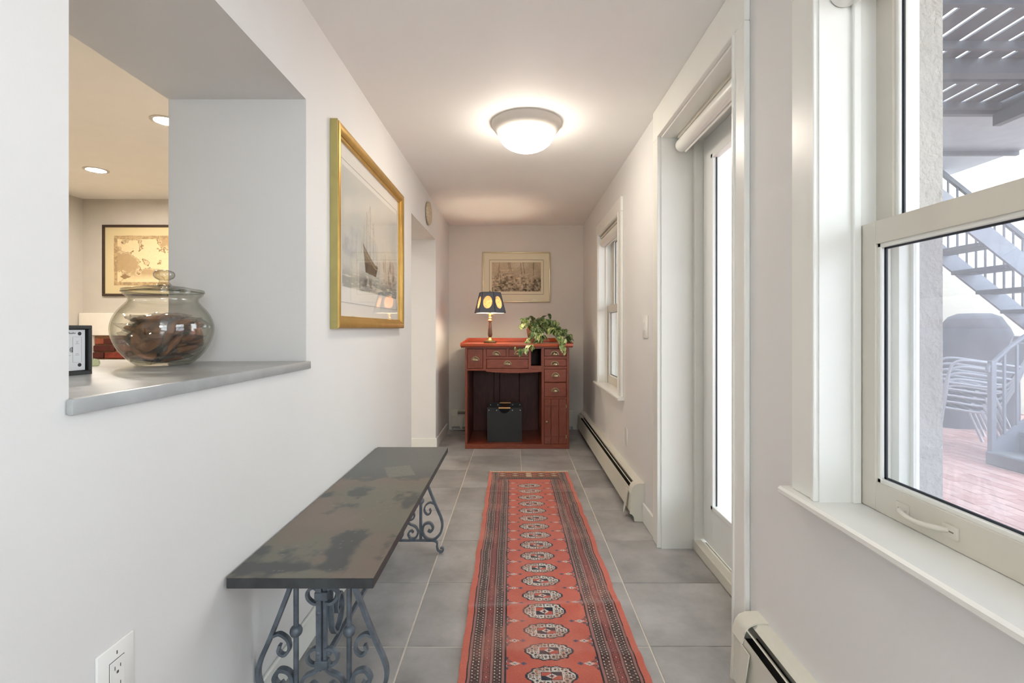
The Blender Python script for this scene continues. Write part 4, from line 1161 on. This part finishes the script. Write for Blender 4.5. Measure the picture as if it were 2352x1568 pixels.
leaves = [leaf_mesh(LM[k % 3], f, c_) for k, (f, c_) in enumerate(((.35, .25), (.2, .4), (.5, .15), (.3, .5), (.15, .2), (.4, .35)))]
# vines: (u, v, depth): u, v give direction across and up from the pot's rim in metres
def wp(cx, cy, y): return Vector((((1170 + cx / 12.06) - 1185) * y / 1123, y, EYE - ((700 + cy / 12.06) - 753) * y / 1123))
VN = [([(700, 560, 5.15), (560, 440, 5.08), (420, 470, 5.0), (260, 620, 4.95)], 1), ([(720, 540, 5.17), (650, 380, 5.15), (500, 350, 5.1), (390, 430, 5.05)], 0),
      ([(780, 540, 5.2), (960, 340, 5.18), (1090, 270, 5.15)], 2), ([(820, 540, 5.15), (1000, 420, 5.1), (1180, 440, 5.05), (1330, 500, 5.0)], 0),
      ([(820, 580, 5.2), (1150, 560, 5.1), (1400, 660, 5.05), (1560, 720, 5.05), (1650, 860, 5.0), (1640, 1000, 4.95)], 0),
      ([(860, 600, 5.1), (1150, 640, 4.98), (1340, 760, 4.9), (1450, 930, 4.8), (1540, 1130, 4.74), (1560, 1330, 4.735)], 1),
      ([(760, 600, 5.08), (760, 780, 4.98), (800, 940, 4.86), (740, 1070, 4.80), (560, 1150, 4.75), (380, 1220, 4.745), (230, 1250, 4.745), (170, 1190, 4.745)], 1),
      ([(700, 620, 5.06), (640, 800, 4.95), (560, 960, 4.86), (520, 1060, 4.82)], 1), ([(760, 560, 5.05), (800, 650, 5.0), (900, 760, 4.95), (880, 900, 4.88)], 0),
      ([(1150, 680, 5.0), (1300, 820, 4.95), (1420, 980, 4.82), (1460, 1120, 4.745), (1430, 1280, 4.735)], 1), ([(760, 520, 5.2), (860, 400, 5.2), (960, 430, 5.12), (1080, 520, 5.05)], 2),
      ([(740, 520, 5.1), (640, 470, 5.05), (600, 560, 5.0), (640, 660, 4.97)], 2), ([(850, 560, 5.12), (980, 580, 5.06), (1080, 660, 5.0)], 0), ([(1250, 620, 5.05), (1380, 760, 5.0), (1520, 860, 4.97), (1640, 930, 4.95)], 2),
      ([(700, 480, 5.22), (800, 380, 5.25), (900, 360, 5.25)], 2), ([(1200, 560, 5.1), (1440, 700, 5.1), (1600, 740, 5.1)], 2)]
nl = 0
for vi, (pts, kd) in enumerate(VN):
    path = smooth_path([wp(*p_) for p_ in pts], 8)
    path = [Vector((px_ + random.uniform(-.03, .03), py_, TOP + .155))] + path
    MB().tube(path, .0022, 6, .0014).build('vine', M_vine, t, smooth=60)
    acc = 0; last = path[0]; nxt = .03 if vi not in (6,) else .05
    for i in range(1, len(path)):
        acc += (path[i] - last).length; last = path[i]
        if acc > nxt:
            acc = 0; nxt = random.uniform(.020, .032) if not (vi == 6 and i > 30) else .05
            me = leaves[random.choice([kd, kd, kd + 3, random.randrange(6)]) % 6]
            o = bpy.data.objects.new('leaf', me); COL.objects.link(o); o.parent = t
            p_ = path[i] + Vector((random.uniform(-.012, .012), random.uniform(-.02, .012), random.uniform(-.010, .014)))
            if i > len(path) * .8 and p_.y < 4.80: p_.y = min(p_.y, 4.752)
            o.location = p_ - t.location
            tilt = random.uniform(35, 95) if p_.y < 4.82 else random.uniform(15, 80)
            sc = random.uniform(.72, 1.12) * (.55 if (i > len(path) * .78 and vi in (5, 6, 9)) else 1)
            # blade hangs outwards from the stem and faces the room
            yaw = random.uniform(-70, 70) + (180 if random.random() < .85 else 0)
            o.rotation_euler = (math.radians(-tilt) if False else math.radians(tilt) * -1, 0, math.radians(yaw)); o.scale = (sc, sc, sc)
            nl += 1

# ------------------------------------------------------------------ bench
bx0, bx1, by0, by1, bz = -.778, -.383, 1.312, 2.752, .52
t = thing('iron_bench', (-.583, 2.03, 0), 'low bench with mottled dark top on scrolled wrought iron legs', 'bench')
ny, nx = 300, 84
X, Y = np.meshgrid(np.linspace(bx0, bx1, nx), np.linspace(by0, by1, ny))
n1 = vnoise(X * 9, Y * 7, 31, 5); n2 = vnoise(X * 30, Y * 26, 32, 4); n3 = vnoise(X * 160, Y * 160, 33, 2); n4 = vnoise(X * 5, Y * 3.5, 34, 3)
def blob(cx, cy, rx, ry, k=1.0): return k * np.exp(-(((X - cx) / rx) ** 2 + ((Y - cy) / ry) ** 2))
d = blob(-.525, 1.53, .055, .12) + blob(-.50, 1.40, .05, .06, .8) + blob(-.60, 1.365, .07, .03, .9) + blob(-.765, 1.47, .04, .06, .9) + blob(-.772, 1.37, .05, .04, .9) + blob(-.765, 1.98, .03, .07, .8) + blob(-.63, 2.0, .05, .06, .8) + blob(-.47, 1.99, .05, .05, .35) + blob(-.40, 1.50, .02, .08, .5) + blob(-.41, 1.9, .03, .1, .5)
d = d + np.clip((Y - 2.12) * 9, 0, 1.3) + (n1 - .5) * 1.5 + (n2 - .5) * .9
dm = np.clip((d - .36) * 3.2, 0, 1)
brown_c = mixc(np.broadcast_to(C(112, 103, 92), X.shape + (3,)), C(118, 105, 96), np.clip((n4 - .45) * 5, 0, 1))
brown_c = mixc(brown_c, C(106, 108, 96), np.clip((.5 - n4) * 5, 0, 1) * .7)
dark_c = mixc(np.broadcast_to(C(70, 73, 73), X.shape + (3,)), C(96, 99, 99), np.clip((Y - 2.0) * 2.5, 0, 1))
col = mixc(brown_c, dark_c, dm)
# pale worn rectangle at the far end
pr_ = ((X + .545) * .9 + (Y - 2.29) * .35); qr_ = ((Y - 2.29) * .95 - (X + .545) * .35)
pm = ((np.abs(pr_) < .058) & (np.abs(qr_) < .085) & (n3 < .72)).astype(float) * .6
col = mixc(col, C(126, 128, 118), pm)
col = mixc(col, C(150, 146, 138), ((n3 > .86) & (n2 > .55)).astype(float) * .5)
col = col * (1 + .10 * (n3[..., None] - .5))
P = np.stack([X, Y, np.full_like(X, bz)], -1)
MB().box(bx0, bx1, by0, by1, bz - .030, bz - .0015, bev=.002).build('edge_band', mat('bench_edge', (66, 69, 70), .5, metal=.05, scale=16, rgb2=(50, 52, 54)), t)
painted_sheet('top', P, col, mat_vcol('patinated_slate', .38, bump=.12, bscale=300, spec=.4), t, closed=(0, 0, -.0016))


def bench_leg(yc, nm='leg_frame'):
    cx = -.583; z1 = bz - .030; b = MB(); w_ = .018
    for s_ in (1, -1):
        X_ = lambda o: cx + s_ * o
        # outer bar with its big lower curl
        p_ = [(X_(.085), z1), (X_(.095), .42), (X_(.122), .345), (X_(.160), .25), (X_(.186), .19), (X_(.194), .15), (X_(.183), .105), (X_(.150), .074), (X_(.112), .078), (X_(.090), .110), (X_(.098), .150), (X_(.128), .160), (X_(.145), .135), (X_(.132), .115), (X_(.118), .122)]
        b.ribbon([(v.x, v.y) for v in smooth_path([Vector((q[0], q[1], 0)) for q in p_], 6)], yc, .0115, w_)
        # round bar with a ball
        b.tube([(X_(.080), yc, z1), (X_(.080), yc, .070)], .0078, 12); b.sphere((X_(.080), yc, .277), .0185, 18)
        # C scroll high on the outer bar
        p_ = [(X_(.150), .262), (X_(.128), .268), (X_(.104), .250), (X_(.100), .222), (X_(.116), .205), (X_(.132), .216), (X_(.128), .236)]
        b.ribbon([(v.x, v.y) for v in smooth_path([Vector((q[0], q[1], 0)) for q in p_], 6)], yc, .008, w_ - .0016)
        # small curls beside the collars
        for zc, f in ((.385, -1), (.200, 1)):
            p_ = [(X_(.008), zc + f * .022), (X_(.026), zc + f * .024), (X_(.044), zc + f * .008), (X_(.044), zc - f * .012), (X_(.028), zc - f * .024), (X_(.016), zc - f * .018)]
            b.ribbon([(v.x, v.y) for v in smooth_path([Vector((q[0], q[1], 0)) for q in p_], 6)], yc, .0085, w_ - .003)
        # the foot of the central stem opens into two scrolls
        p_ = [(X_(.006), .172), (X_(.022), .155), (X_(.052), .140), (X_(.066), .112), (X_(.052), .082), (X_(.026), .080), (X_(.014), .102), (X_(.028), .120), (X_(.042), .110)]
        b.ribbon([(v.x, v.y) for v in smooth_path([Vector((q[0], q[1], 0)) for q in p_], 6)], yc, .0095, w_ - .002)
        # stays under the top
        p_ = [(X_(.004), .405), (X_(.020), .430), (X_(.045), .455), (X_(.06), z1)]
        b.ribbon([(v.x, v.y) for v in smooth_path([Vector((q[0], q[1], 0)) for q in p_], 5)], yc, .0095, w_ - .004)
        # bottom bar and the S-shaped foot with its little roll
        p_ = [(cx, .068), (X_(.10), .068), (X_(.150), .066), (X_(.166), .056), (X_(.166), .036), (X_(.172), .016), (X_(.188), .0075), (X_(.199), .018), (X_(.194), .030), (X_(.184), .026)]
        b.ribbon([(v.x, v.y) for v in smooth_path([Vector((q[0], q[1], 0)) for q in p_], 6)], yc, .0085, w_ - .001)
    b.box(cx - .017, cx - .0012, yc - .0105, yc + .007, .16, .41, bev=.001); b.box(cx + .0012, cx + .012, yc - .0035, yc + .012, .16, .41, bev=.001)
    for zc in (.385, .178): b.box(cx - .021, cx + .019, yc - .013, yc + .013, zc - .013, zc + .013, bev=.002)
    b.sphere((cx - .010, yc - .010, .335), .007, 10, (1, .6, 1)); b.sphere((cx - .010, yc - .010, .215), .007, 10, (1, .6, 1))
    b.box(bx0 + .04, bx1 - .04, yc - .012, yc + .012, z1 - .006, z1)
    return b.build(nm, M_iron, t, smooth=35)


bench_leg(1.475); bench_leg(2.585)
b = MB(); xc = -.570
b.box(xc - .004, xc + .010, 1.475, 2.585, .200, .214, bev=.001)
b.build('stretcher', M_iron, t)
for yy, f in ((1.492, 1), (2.568, -1)):
    p_ = [(yy, .405), (yy + f * .004, .33), (yy + f * .012, .27), (yy + f * .045, .235), (yy + f * .085, .255), (yy + f * .10, .305), (yy + f * .075, .345), (yy + f * .045, .325), (yy + f * .050, .295), (yy + f * .068, .300)]
    MB().ribbon([(v.x, v.y) for v in smooth_path([Vector((q[0], q[1], 0)) for q in p_], 6)], xc + .004, .008, .016, 'yz').build('scroll_bracket', M_iron, t, smooth=35)

# ------------------------------------------------------------------ runner rug
RF, RN = 4.02, .62       # far and near ends
nxr, nyr = 292, 1240
uu = np.linspace(-.325, .325, nxr); vv = np.linspace(0, RF - RN, nyr)
U, V = np.meshgrid(uu, vv)
wob = (vnoise(V * 3, V * 0, 41, 3) - .5) * .010
Uw = U + wob * .4
A = np.abs(Uw)
def fill(col, mask, c): col[mask] = c
red = C(198, 106, 88); red2 = C(182, 88, 72); dkc = C(46, 32, 36); pink = C(152, 110, 104); brownb = C(92, 70, 66); rb_ = C(140, 78, 72); cream = C(208, 206, 198); navy = C(44, 48, 60); tan_ = C(188, 168, 154); grey = C(128, 122, 122)
nb = vnoise(U * 14, V * 9, 42, 4)
col = red * (1 - nb[..., None]) + red2 * nb[..., None]
fb = A > .165
fill(col, fb, dkc)
def band(a, b_): return (A >= a) & (A < b_)
for a, b_ in ((.168, .178), (.209, .217), (.245, .253), (.287, .296)): fill(col, band(a, b_), pink)
for a, b_ in ((.181, .206), (.256, .284)):
    m = band(a, b_); fill(col, m, brownb); s = (A - (a + b_) / 2) / ((b_ - a) / 2); ph = V / .0155
    zig = np.abs(((ph % 1) - .5) * 2); 
    fill(col, m & (np.abs(np.abs(s) - zig * .75) < .16), C(60, 44, 42))
    fill(col, m & (np.abs(s) > .55) & (np.abs(s) < .92) & ((ph % 1) > .33) & ((ph % 1) < .67), C(206, 188, 172))
    fill(col, m & (np.abs(s) < .2) & ((ph % 1) > .85), C(170, 150, 138))
m = band(.220, .242); fill(col, m, rb_); s = (A - .231) / .011; ph = V / .024
fill(col, m & (np.abs(s) < .5) & (np.abs((ph % 1) - .5) < .16), C(96, 52, 54)); fill(col, m & (np.abs(s) < .22) & (np.abs((ph % 1) - .5) < .07), C(196, 160, 146)); fill(col, m & (np.abs(s) > .7) & ((ph * 2 % 1) < .3), C(112, 56, 54))
fill(col, A > .300, red)
# medallions and the little ornaments between them
V0 = RF - 3.665; SP = .1253; ucen = -.006
k = np.round((V - V0) / SP); dv = V - V0 - k * SP; du = Uw - ucen
a_, b_ = .084, .0485
th = np.arctan2(dv / b_, du / a_); r = (np.abs(du / a_) ** 2.3 + np.abs(dv / b_) ** 2.3) ** (1 / 2.3) * (1 + .045 * np.cos(12 * th))
r = np.where(np.abs(dv / b_) < .22, np.minimum(r, np.abs(du) / a_ * .93), r)
inside = (k >= 0) & (r < 1)
fill(col, inside, navy)
inn = inside & (r < .90); q1 = (du * dv < 0)
fill(col, inn & q1, cream); fill(col, inn & ~q1, tan_)
pat = vnoise(du * 160 + 20, dv * 190 + 40, 43, 2)
pat2 = np.sin(np.abs(du) * 260 + 1) * np.sin(np.abs(dv) * 330 + .6)
fill(col, inn & (pat2 > .22) & (r < .86), C(66, 60, 62)); fill(col, inn & (pat2 < -.62) & (r < .84), C(96, 84, 82)); fill(col, inn & (pat > .74), C(190, 130, 104))
fill(col, inn & (np.abs(du) < .0016) , navy); fill(col, inn & (np.abs(du) > .0030) & (np.abs(du) < .0055) & (np.abs(dv) > .020), cream)
fill(col, inn & (np.abs(dv) < .0014) & (np.abs(du) > .04), C(200, 196, 188))
box_ = inn & (np.abs(du) < .0400) & (np.abs(dv) < .0245 - np.abs(du) * .05); fill(col, box_, cream)
box_ = inn & (np.abs(du) < .0365) & (np.abs(dv) < .0215 - np.abs(du) * .05); fill(col, box_, navy)
box_ = inn & (np.abs(du) < .0345) & (np.abs(dv) < .0195 - np.abs(du) * .05); fill(col, box_ & q1, navy); fill(col, box_ & ~q1, red2)
dia = np.abs(du) / .019 + np.abs(dv) / .0125
fill(col, inn & (dia < 1), cream); fill(col, inn & (dia < .55), C(150, 74, 62)); fill(col, inn & (dia < .3), navy); fill(col, inn & (np.abs(du) < .0014) & (np.abs(dv) < .02), navy)
k2 = np.floor((V - V0) / SP); dm_ = V - V0 - (k2 + .5) * SP; ok = (k2 >= -1) & (A < .1650) & (V > .19)
for uc, hw, hh, outer_c, in_c in ((.132, .020, .010, cream, navy), (.100, .012, .009, C(96, 86, 104), C(60, 58, 80))):
    dd_ = np.abs(A - uc) / hw + np.abs(dm_) / hh
    fill(col, ok & (dd_ < 1.0), outer_c); fill(col, ok & (dd_ < .78), C(176, 96, 80) if uc > .12 else outer_c); fill(col, ok & (dd_ < .62), outer_c); fill(col, ok & (dd_ < .30), in_c)
e_ = (.1650 - A)
st = ok & (e_ < .034 - np.abs(dm_) * .95) & (e_ > -.001)
fill(col, st & ((np.abs(dm_) * 140 % 1) < .62) & (np.abs(dm_) > .007), C(92, 80, 84)); fill(col, st & (np.abs(dm_) > .008) & (np.abs(dm_) < .014) & (e_ < .006), cream); fill(col, ok & (e_ < .003), navy)
fill(col, ok & (e_ < .010) & (np.abs(dm_) > .022) & (np.abs(dm_) < .032), C(70, 62, 70)); fill(col, ok & (e_ < .006) & (np.abs(dm_) > .0) & (np.abs(dm_) < .004), C(120, 60, 60))
# far end: lattice panel and a dotted cross band
e1 = (V < .14) & (A < .245); fill(col, e1, C(128, 78, 58))
uA = (Uw + .005); cell = .105; cu_ = np.abs(((uA / cell) + .5) % 1 - .5) * 2; rv = (V - .030) / .050; cvv = np.abs((rv % 1) - .5) * 2
lat = (cu_ + cvv)
fill(col, e1 & (V > .03) & (V < .13) & (lat < .95), C(72, 44, 36)); fill(col, e1 & (V > .03) & (V < .13) & (lat < .62), C(196, 166, 140)); fill(col, e1 & (V > .03) & (V < .13) & (lat > 1.5), C(178, 112, 82))
fill(col, e1 & (np.abs(cu_ - 1) < .035), C(120, 44, 40)); fill(col, e1 & (A < .022) & ((V * 90 % 1) < .5), C(214, 190, 160)); fill(col, e1 & (V < .024), C(196, 96, 58))
e2 = (V >= .14) & (V < .198) & (A < .245); fill(col, e2, C(76, 54, 46)); fill(col, e2 & ((Uw / .014 % 1) < .4) & (np.abs(V - .168) < .006), C(170, 140, 118)); fill(col, e2 & (np.abs(V - .15) < .003), C(120, 84, 74)); fill(col, e2 & (V > .19), navy)
fill(col, V < .010, C(206, 120, 70))
# wool: knots, abrash and wear
kn = rng.normal(0, 1, U.shape) * .055; ab = (vnoise(V * 7, U * 1, 44, 3) - .5) * .22
wear = np.clip((vnoise(U * 9, V * 5, 45, 4) - .52) * 3, 0, 1)[..., None] * .30
col = col * (1 - wear) + C(214, 150, 128) * wear
col = np.clip(col * (1 + kn[..., None] + ab[..., None]), 0, 1)
yy = RF - V
xc = .1035 + .024 * (RF - yy) / 2.4; sc = 1.0 - .012 * (yy - 1.6) / 2.4
edge_w = (vnoise(V * 9, V * 0 + 3, 46, 4) - .5) * .014 * (A / .325) ** 3
X = xc + U * sc + edge_w
def ridge(y0, h, w_, sl=0.0): return h * np.exp(-(((yy - y0 - sl * U) / w_) ** 2))
Z = .0085 + ridge(2.07, .010, .030, .06) + ridge(1.78, .005, .03, -.04) * (U > -.2) + ridge(1.30, .006, .04) + ridge(2.72, .004, .05, .05) + ridge(3.52, .004, .03) + ridge(1.10, .004, .03) + np.clip(A - .28, 0, 1) * .10 * (vnoise(V * 6, U * 0, 47, 3) - .35) + (vnoise(U * 10, V * 7, 48, 3) - .5) * .0025 + rng.normal(0, .00028, U.shape)
Z = np.maximum(Z, .006)
rug = thing('runner_rug', (.12, 2.3, 0), 'long red patterned wool runner with dark borders on the tiles', 'rug')
pile = painted_sheet('pile', np.stack([X, yy, Z], -1), col, mat_vcol('wool_pile', .95, spec=.1, sheen=.25), rug, closed=(0, 0, -.0055))
b = MB()
for k_ in range(150):
    x = -.205 + .632 * k_ / 149 + random.uniform(-.002, .002); l_ = random.uniform(.012, .030) + (.03 if k_ in (0, 149, 78) else 0); dx = random.uniform(-.010, .010) - (.02 if k_ == 0 else 0)
    b.tube([(x, RF - .004, .007), (x + dx * .4, RF + l_ * .5, .0075), (x + dx, RF + l_, .003)], .0028, 5, .0016)
b.build('fringe', mat('cotton_fringe', (232, 216, 184), .9, var=.06), rug, kind='stuff')

# ------------------------------------------------------------------ outside: patio, wall, deck, stairs
Mp1 = mat('patio_brick_a', (204, 158, 148), .85, var=.10, scale=12, bump=.5, bscale=60); Mp2 = mat('patio_brick_b', (194, 144, 134), .85, var=.12, scale=12, bump=.5, bscale=60)
Mp3 = mat('patio_brick_c', (212, 170, 160), .85, var=.1, scale=12, bump=.5, bscale=60)
Mdeck = mat('painted_deck_steel', (62, 66, 76), .6, var=.08, scale=7, bump=.2, bscale=60)
Msteel = mat('grey_painted_steel', (122, 128, 140), .5, var=.06, scale=8)
pat_ = struct(MB().box(1.10, 9.5, -3.5, 6.9, -.16, -.035).build('patio', mat('sand_joint', (132, 100, 92), .95, var=.1, scale=20), at=(4, 3, -.035)), 'red brick patio outside the window')
brm = []
for mm in (Mp1, Mp2, Mp3):
    o = MB().box(-.0485, .0485, -.0985, .0985, -.05, 0, bev=.003).build('paving_brick', mm); brm.append(o.data); bpy.data.objects.remove(o)
cells = []
for i in range(80):
    x = 1.16 + i * .101
    for j in range(52):
        y = -3.4 + j * .201 + (.1 if i % 2 else 0)
        if y > 6.75: continue
        cells.append((x, y))
def seen(c): # inside the wedge the near window shows
    q = c[0] / max(c[1], .1); return .78 < q < 1.08 and c[1] > 1.8
vis = sorted([c for c in cells if seen(c) and c[0] < 4.3 or (seen(c) and c[1] > 4.4)], key=lambda c: c[0] ** 2 + c[1] ** 2)[:300]; vs_ = set(vis)
for x, y in vis:
    o = bpy.data.objects.new('paving_brick', random.choice(brm)); COL.objects.link(o); o.parent = pat_
    o.location = Vector((x, y, -.012 + random.uniform(-.003, .002))) - pat_.location; o.rotation_euler = (0, 0, random.uniform(-.012, .012))
V_ = []; F_ = []
for x, y in cells:
    if (x, y) in vs_: continue
    n_ = len(V_)
    for dx, dy, dz_ in ((-.0485, -.0985, -.03), (.0485, -.0985, -.03), (.0485, .0985, -.03), (-.0485, .0985, -.03), (-.0465, -.0965, 0), (.0465, -.0965, 0), (.0465, .0965, 0), (-.0465, .0965, 0)): V_.append((x + dx - pat_.location.x, y + dy - pat_.location.y, -.013 + dz_ - pat_.location.z))
    F_ += [(n_ + 4, n_ + 5, n_ + 6, n_ + 7), (n_, n_ + 1, n_ + 5, n_ + 4), (n_ + 1, n_ + 2, n_ + 6, n_ + 5), (n_ + 2, n_ + 3, n_ + 7, n_ + 6), (n_ + 3, n_, n_ + 4, n_ + 7)]
me = bpy.data.meshes.new('paving_rest'); me.from_pydata(V_, [], F_); me.materials.append(Mp1); o = bpy.data.objects.new('paving_rest', me); COL.objects.link(o); o.parent = pat_; o['kind'] = 'stuff'

o = MB().box(1.10, 9.5, 6.9, 7.1, -.16, 2.05).build('garden_wall', mat('cream_render', (182, 178, 163), .9, var=.04, scale=3, bump=.4, bscale=40), at=(5, 7, -.16)); struct(o, 'cream rendered garden wall')

# white board fence standing on the garden wall
t = thing('board_fence', (6.8, 7.0, 2.05), 'tall white board fence standing on the garden wall behind the stairs', 'fence')
Mfb = mat('white_fence_board', (236, 238, 240), .6, var=.02, scale=8)
for k in range(17):
    x = 5.40 + .175 * k; MB().box(x, x + .157, 6.97, 6.99, 2.051, 4.1, bev=.003).build('fence_board', Mfb, t)
for z in (2.3, 3.9): MB().box(5.36, 8.40, 6.99, 7.03, z, z + .09).build('fence_rail', Mdeck, t)
for x in (5.40, 6.9, 8.3): MB().box(x, x + .09, 7.03, 7.09, 2.051, 4.1).build('fence_post', Mdeck, t)

# deck overhead: boards run along y, joists along x
t = thing('timber_deck', (2.5, 2, 3.0), 'grey slatted deck overhead outside the window', 'deck')
x = 1.12; k = 0
while x < 3.95:
    MB().box(x, x + .123, -3.0, 4.0, 3.0, 3.012).build('deck_board', Mdeck, t); x += .155
for y in np.arange(-2.8, 4.0, .42): MB().box(1.12, 3.95, y, y + .03, 2.95, 3.0).build('joist', Mdeck, t)
MB().box(1.12, 3.95, 3.28, 3.36, 2.90, 3.0).build('beam', Mdeck, t); MB().box(3.90, 3.96, -3.0, 4.0, 2.84, 3.02).build('beam', Mdeck, t)
# solid stair landing
MB().box(1.12, 5.15, 4.0, 6.6, 3.0, 3.05, bev=.004).build('landing', Msteel, t); MB().box(1.12, 5.15, 3.98, 4.03, 2.93, 3.0).build('beam', Mdeck, t); MB().box(1.12, 5.15, 5.0, 5.04, 2.96, 3.0).build('beam', Mdeck, t)
for xx, yy in ((3.92, -2.9), (3.92, 1.0)): MB().box(xx - .045, xx + .045, yy - .045, yy + .045, -.03, 2.8).build('post', Mdeck, t)

# upper flight: descends away from the house
t = thing('upper_stair_flight', (5.0, 5.3, 0), 'open steel stair flight with dark treads coming down from the deck', 'stairs')
YN, YFF = 4.95, 5.63
def fl1(x): return 1.84 - (x - 5.12) * .79
for yy in (YN, YFF - .03):
    MB().prism([(3.9, fl1(3.9) - .10), (5.88, fl1(5.88) - .10), (5.88, fl1(5.88) + .13), (3.9, fl1(3.9) + .13)], yy, yy + .03, 'y').build('stringer', Msteel, t)
for k in range(-4, 3):
    x = 5.12 + .28 * k; MB().box(x - .14, x + .13, YN + .03, YFF - .03, fl1(x) - .045, fl1(x), bev=.004).build('tread', Mdeck, t)
MB().ribbon([(3.9, fl1(3.9) + .95), (5.88, fl1(5.88) + .95)], YFF - .015, .045, .04).build('handrail', Mdeck, t)
for k in range(18):
    x = 4.0 + k * .107; MB().box(x - .008, x + .008, YFF - .023, YFF - .007, fl1(x) + .12, fl1(x) + .94).build('baluster', Mdeck, t)
MB().box(5.86, 6.80, 3.40, 5.66, 1.19, 1.25).build('half_landing', Msteel, t)
for xx, yy in ((5.90, 5.56), (6.70, 3.45), (6.70, 5.56)): MB().box(xx, xx + .07, yy, yy + .07, -.03, 1.19).build('post', Mdeck, t)

# lower flight rises away from the house
t = thing('lower_stair_flight', (4.8, 3.9, -.013), 'grey lower stair flight with iron railing beside the stacked chairs', 'stairs')
MB().box(4.17, 4.75, 3.42, 4.35, -.015, .10, bev=.01).build('bottom_step', mat('grey_concrete', (128, 132, 136), .85, var=.08, scale=8, bump=.4), t)
for k in range(1, 7): MB().box(4.17 + .262 * k, 4.46 + .262 * k, 3.44, 4.31, .10 + .178 * k - .04, .10 + .178 * k, bev=.005).build('tread', Msteel, t)
for k in range(1, 7): MB().box(4.175 + .262 * k, 4.185 + .262 * k, 3.44, 4.31, .10 + .178 * (k - 1), .10 + .178 * k - .04).build('riser', Msteel, t)
for yy in (3.42, 4.32): MB().prism([(4.20, .02), (4.55, .02), (5.88, 1.02), (5.88, 1.34), (5.80, 1.34), (4.22, .17)], yy, yy + .025, 'y').build('stringer', Msteel, t)
MB().box(4.20, 4.245, 4.315, 4.36, -.015, .90, bev=.003).build('newel_post', Msteel, t)
def fl2(x): return .15 + (x - 4.22) * .74
rail = [(4.19, .80), (4.185, .84), (4.22, .87)] + [(4.22 + .15 * k, .90 + .74 * .15 * k) for k in range(1, 12)]
MB().tube([(a, 4.338, c_) for a, c_ in rail], .018, 8).build('handrail', Msteel, t, smooth=50)
for k in range(1, 15):
    x = 4.22 + .112 * k
    MB().box(x - .009, x + .009, 4.328, 4.346, fl2(x) - .01, .88 + .74 * (x - 4.22)).build('baluster', Msteel, t)

# stack of patio armchairs
Malu = mat('aluminium_tube', (172, 175, 183), .35, metal=.35, var=.03)
Msl = mat('sling_grey', (120, 122, 132), .8, var=.06)
def patio_chair():
    r = thing('patio_armchair', (0, 0, 0), '', 'chair')
    for s_ in (0, .52):
        path = smooth_path([(-.02, s_, .0), (.02, s_, .3), (.05, s_, .54), (.10, s_, .615), (.20, s_, .628), (.40, s_, .60), (.56, s_, .58)], 6)
        MB().tube(path, .013, 8).build('arm_loop', Malu, r, smooth=50)
        MB().tube([(.48, s_, 0), (.34, s_, .40)], .014, 8).build('rear_leg', Malu, r, smooth=50)
        MB().tube(smooth_path([(.04, s_, .41), (.42, s_, .385), (.56, s_, .58), (.66, s_, .86)], 5), .012, 8).build('side_rail', Malu, r, smooth=50)
    MB().tube([(.66, 0, .86), (.66, .52, .86)], .012, 8).build('top_rail', Malu, r, smooth=50)
    MB().box(.05, .44, .015, .505, .388, .396).build('seat_sling', Msl, r)
    for k in range(4): MB().box(.07 + .09 * k, .10 + .09 * k, -.004, .522, .396 - .004 * k, .412 - .004 * k, bev=.002).build('seat_slat', Malu, r)
    tb = MB(); tb.prism([(.45, .42), (.455, .41), (.585, .60), (.665, .85), (.655, .855), (.575, .605)], .012, .508, 'y'); tb.build('back_sling', Msl, r)
    return r
pc = patio_chair()
names = ['bottom chair of the stack of grey patio armchairs', 'second chair from the bottom of the patio armchair stack', 'middle chair of the stacked patio armchairs', 'second chair from the top of the patio armchair stack', 'topmost chair of the grey patio armchair stack']
for k in range(5):
    o = pc if k == 0 else copy_tree(pc)
    o.location = (4.23 + .012 * k, 4.93 - .010 * k, -.010 + .0625 * k); o.rotation_euler = (0, 0, math.radians(-30))
    setp(o, names[k], 'chair', 'stacked patio armchairs')

# covered grill behind the chairs
tb = bmesh.new(); ring = []
lv = [(0, .50, .34), (.35, .50, .34), (.75, .47, .32), (1.0, .42, .30), (1.2, .31, .26), (1.34, .22, .2), (1.385, .14, .12)]
for z, rx, ry in lv:
    row = []
    for k in range(28):
        a = 2 * PI * k / 28; ca, sa = math.cos(a), math.sin(a); f = (abs(ca) ** 4 + abs(sa) ** 4) ** -.25; w_ = 1 + .05 * math.sin(5 * a + z * 4) + .03 * math.sin(11 * a)
        row.append(tb.verts.new((5.62 + rx * ca * f * w_ + (.10 * z), 6.15 + ry * sa * f * w_, z - .012)))
    ring.append(row)
for i in range(len(ring) - 1):
    for k in range(28): tb.faces.new((ring[i][k], ring[i][(k + 1) % 28], ring[i + 1][(k + 1) % 28], ring[i + 1][k]))
tb.faces.new(ring[0][::-1]); tb.faces.new(ring[-1]); b = MB(); b._merge(tb)
o = b.build('grill_cover', mat('grey_tarp', (78, 80, 88), .75, var=.1, scale=5, bump=.6, bscale=12), at=(5.62, 6.15, -.012), smooth=60)
setp(o, 'dark grey draped cover over a grill behind the stacked chairs', 'cover')
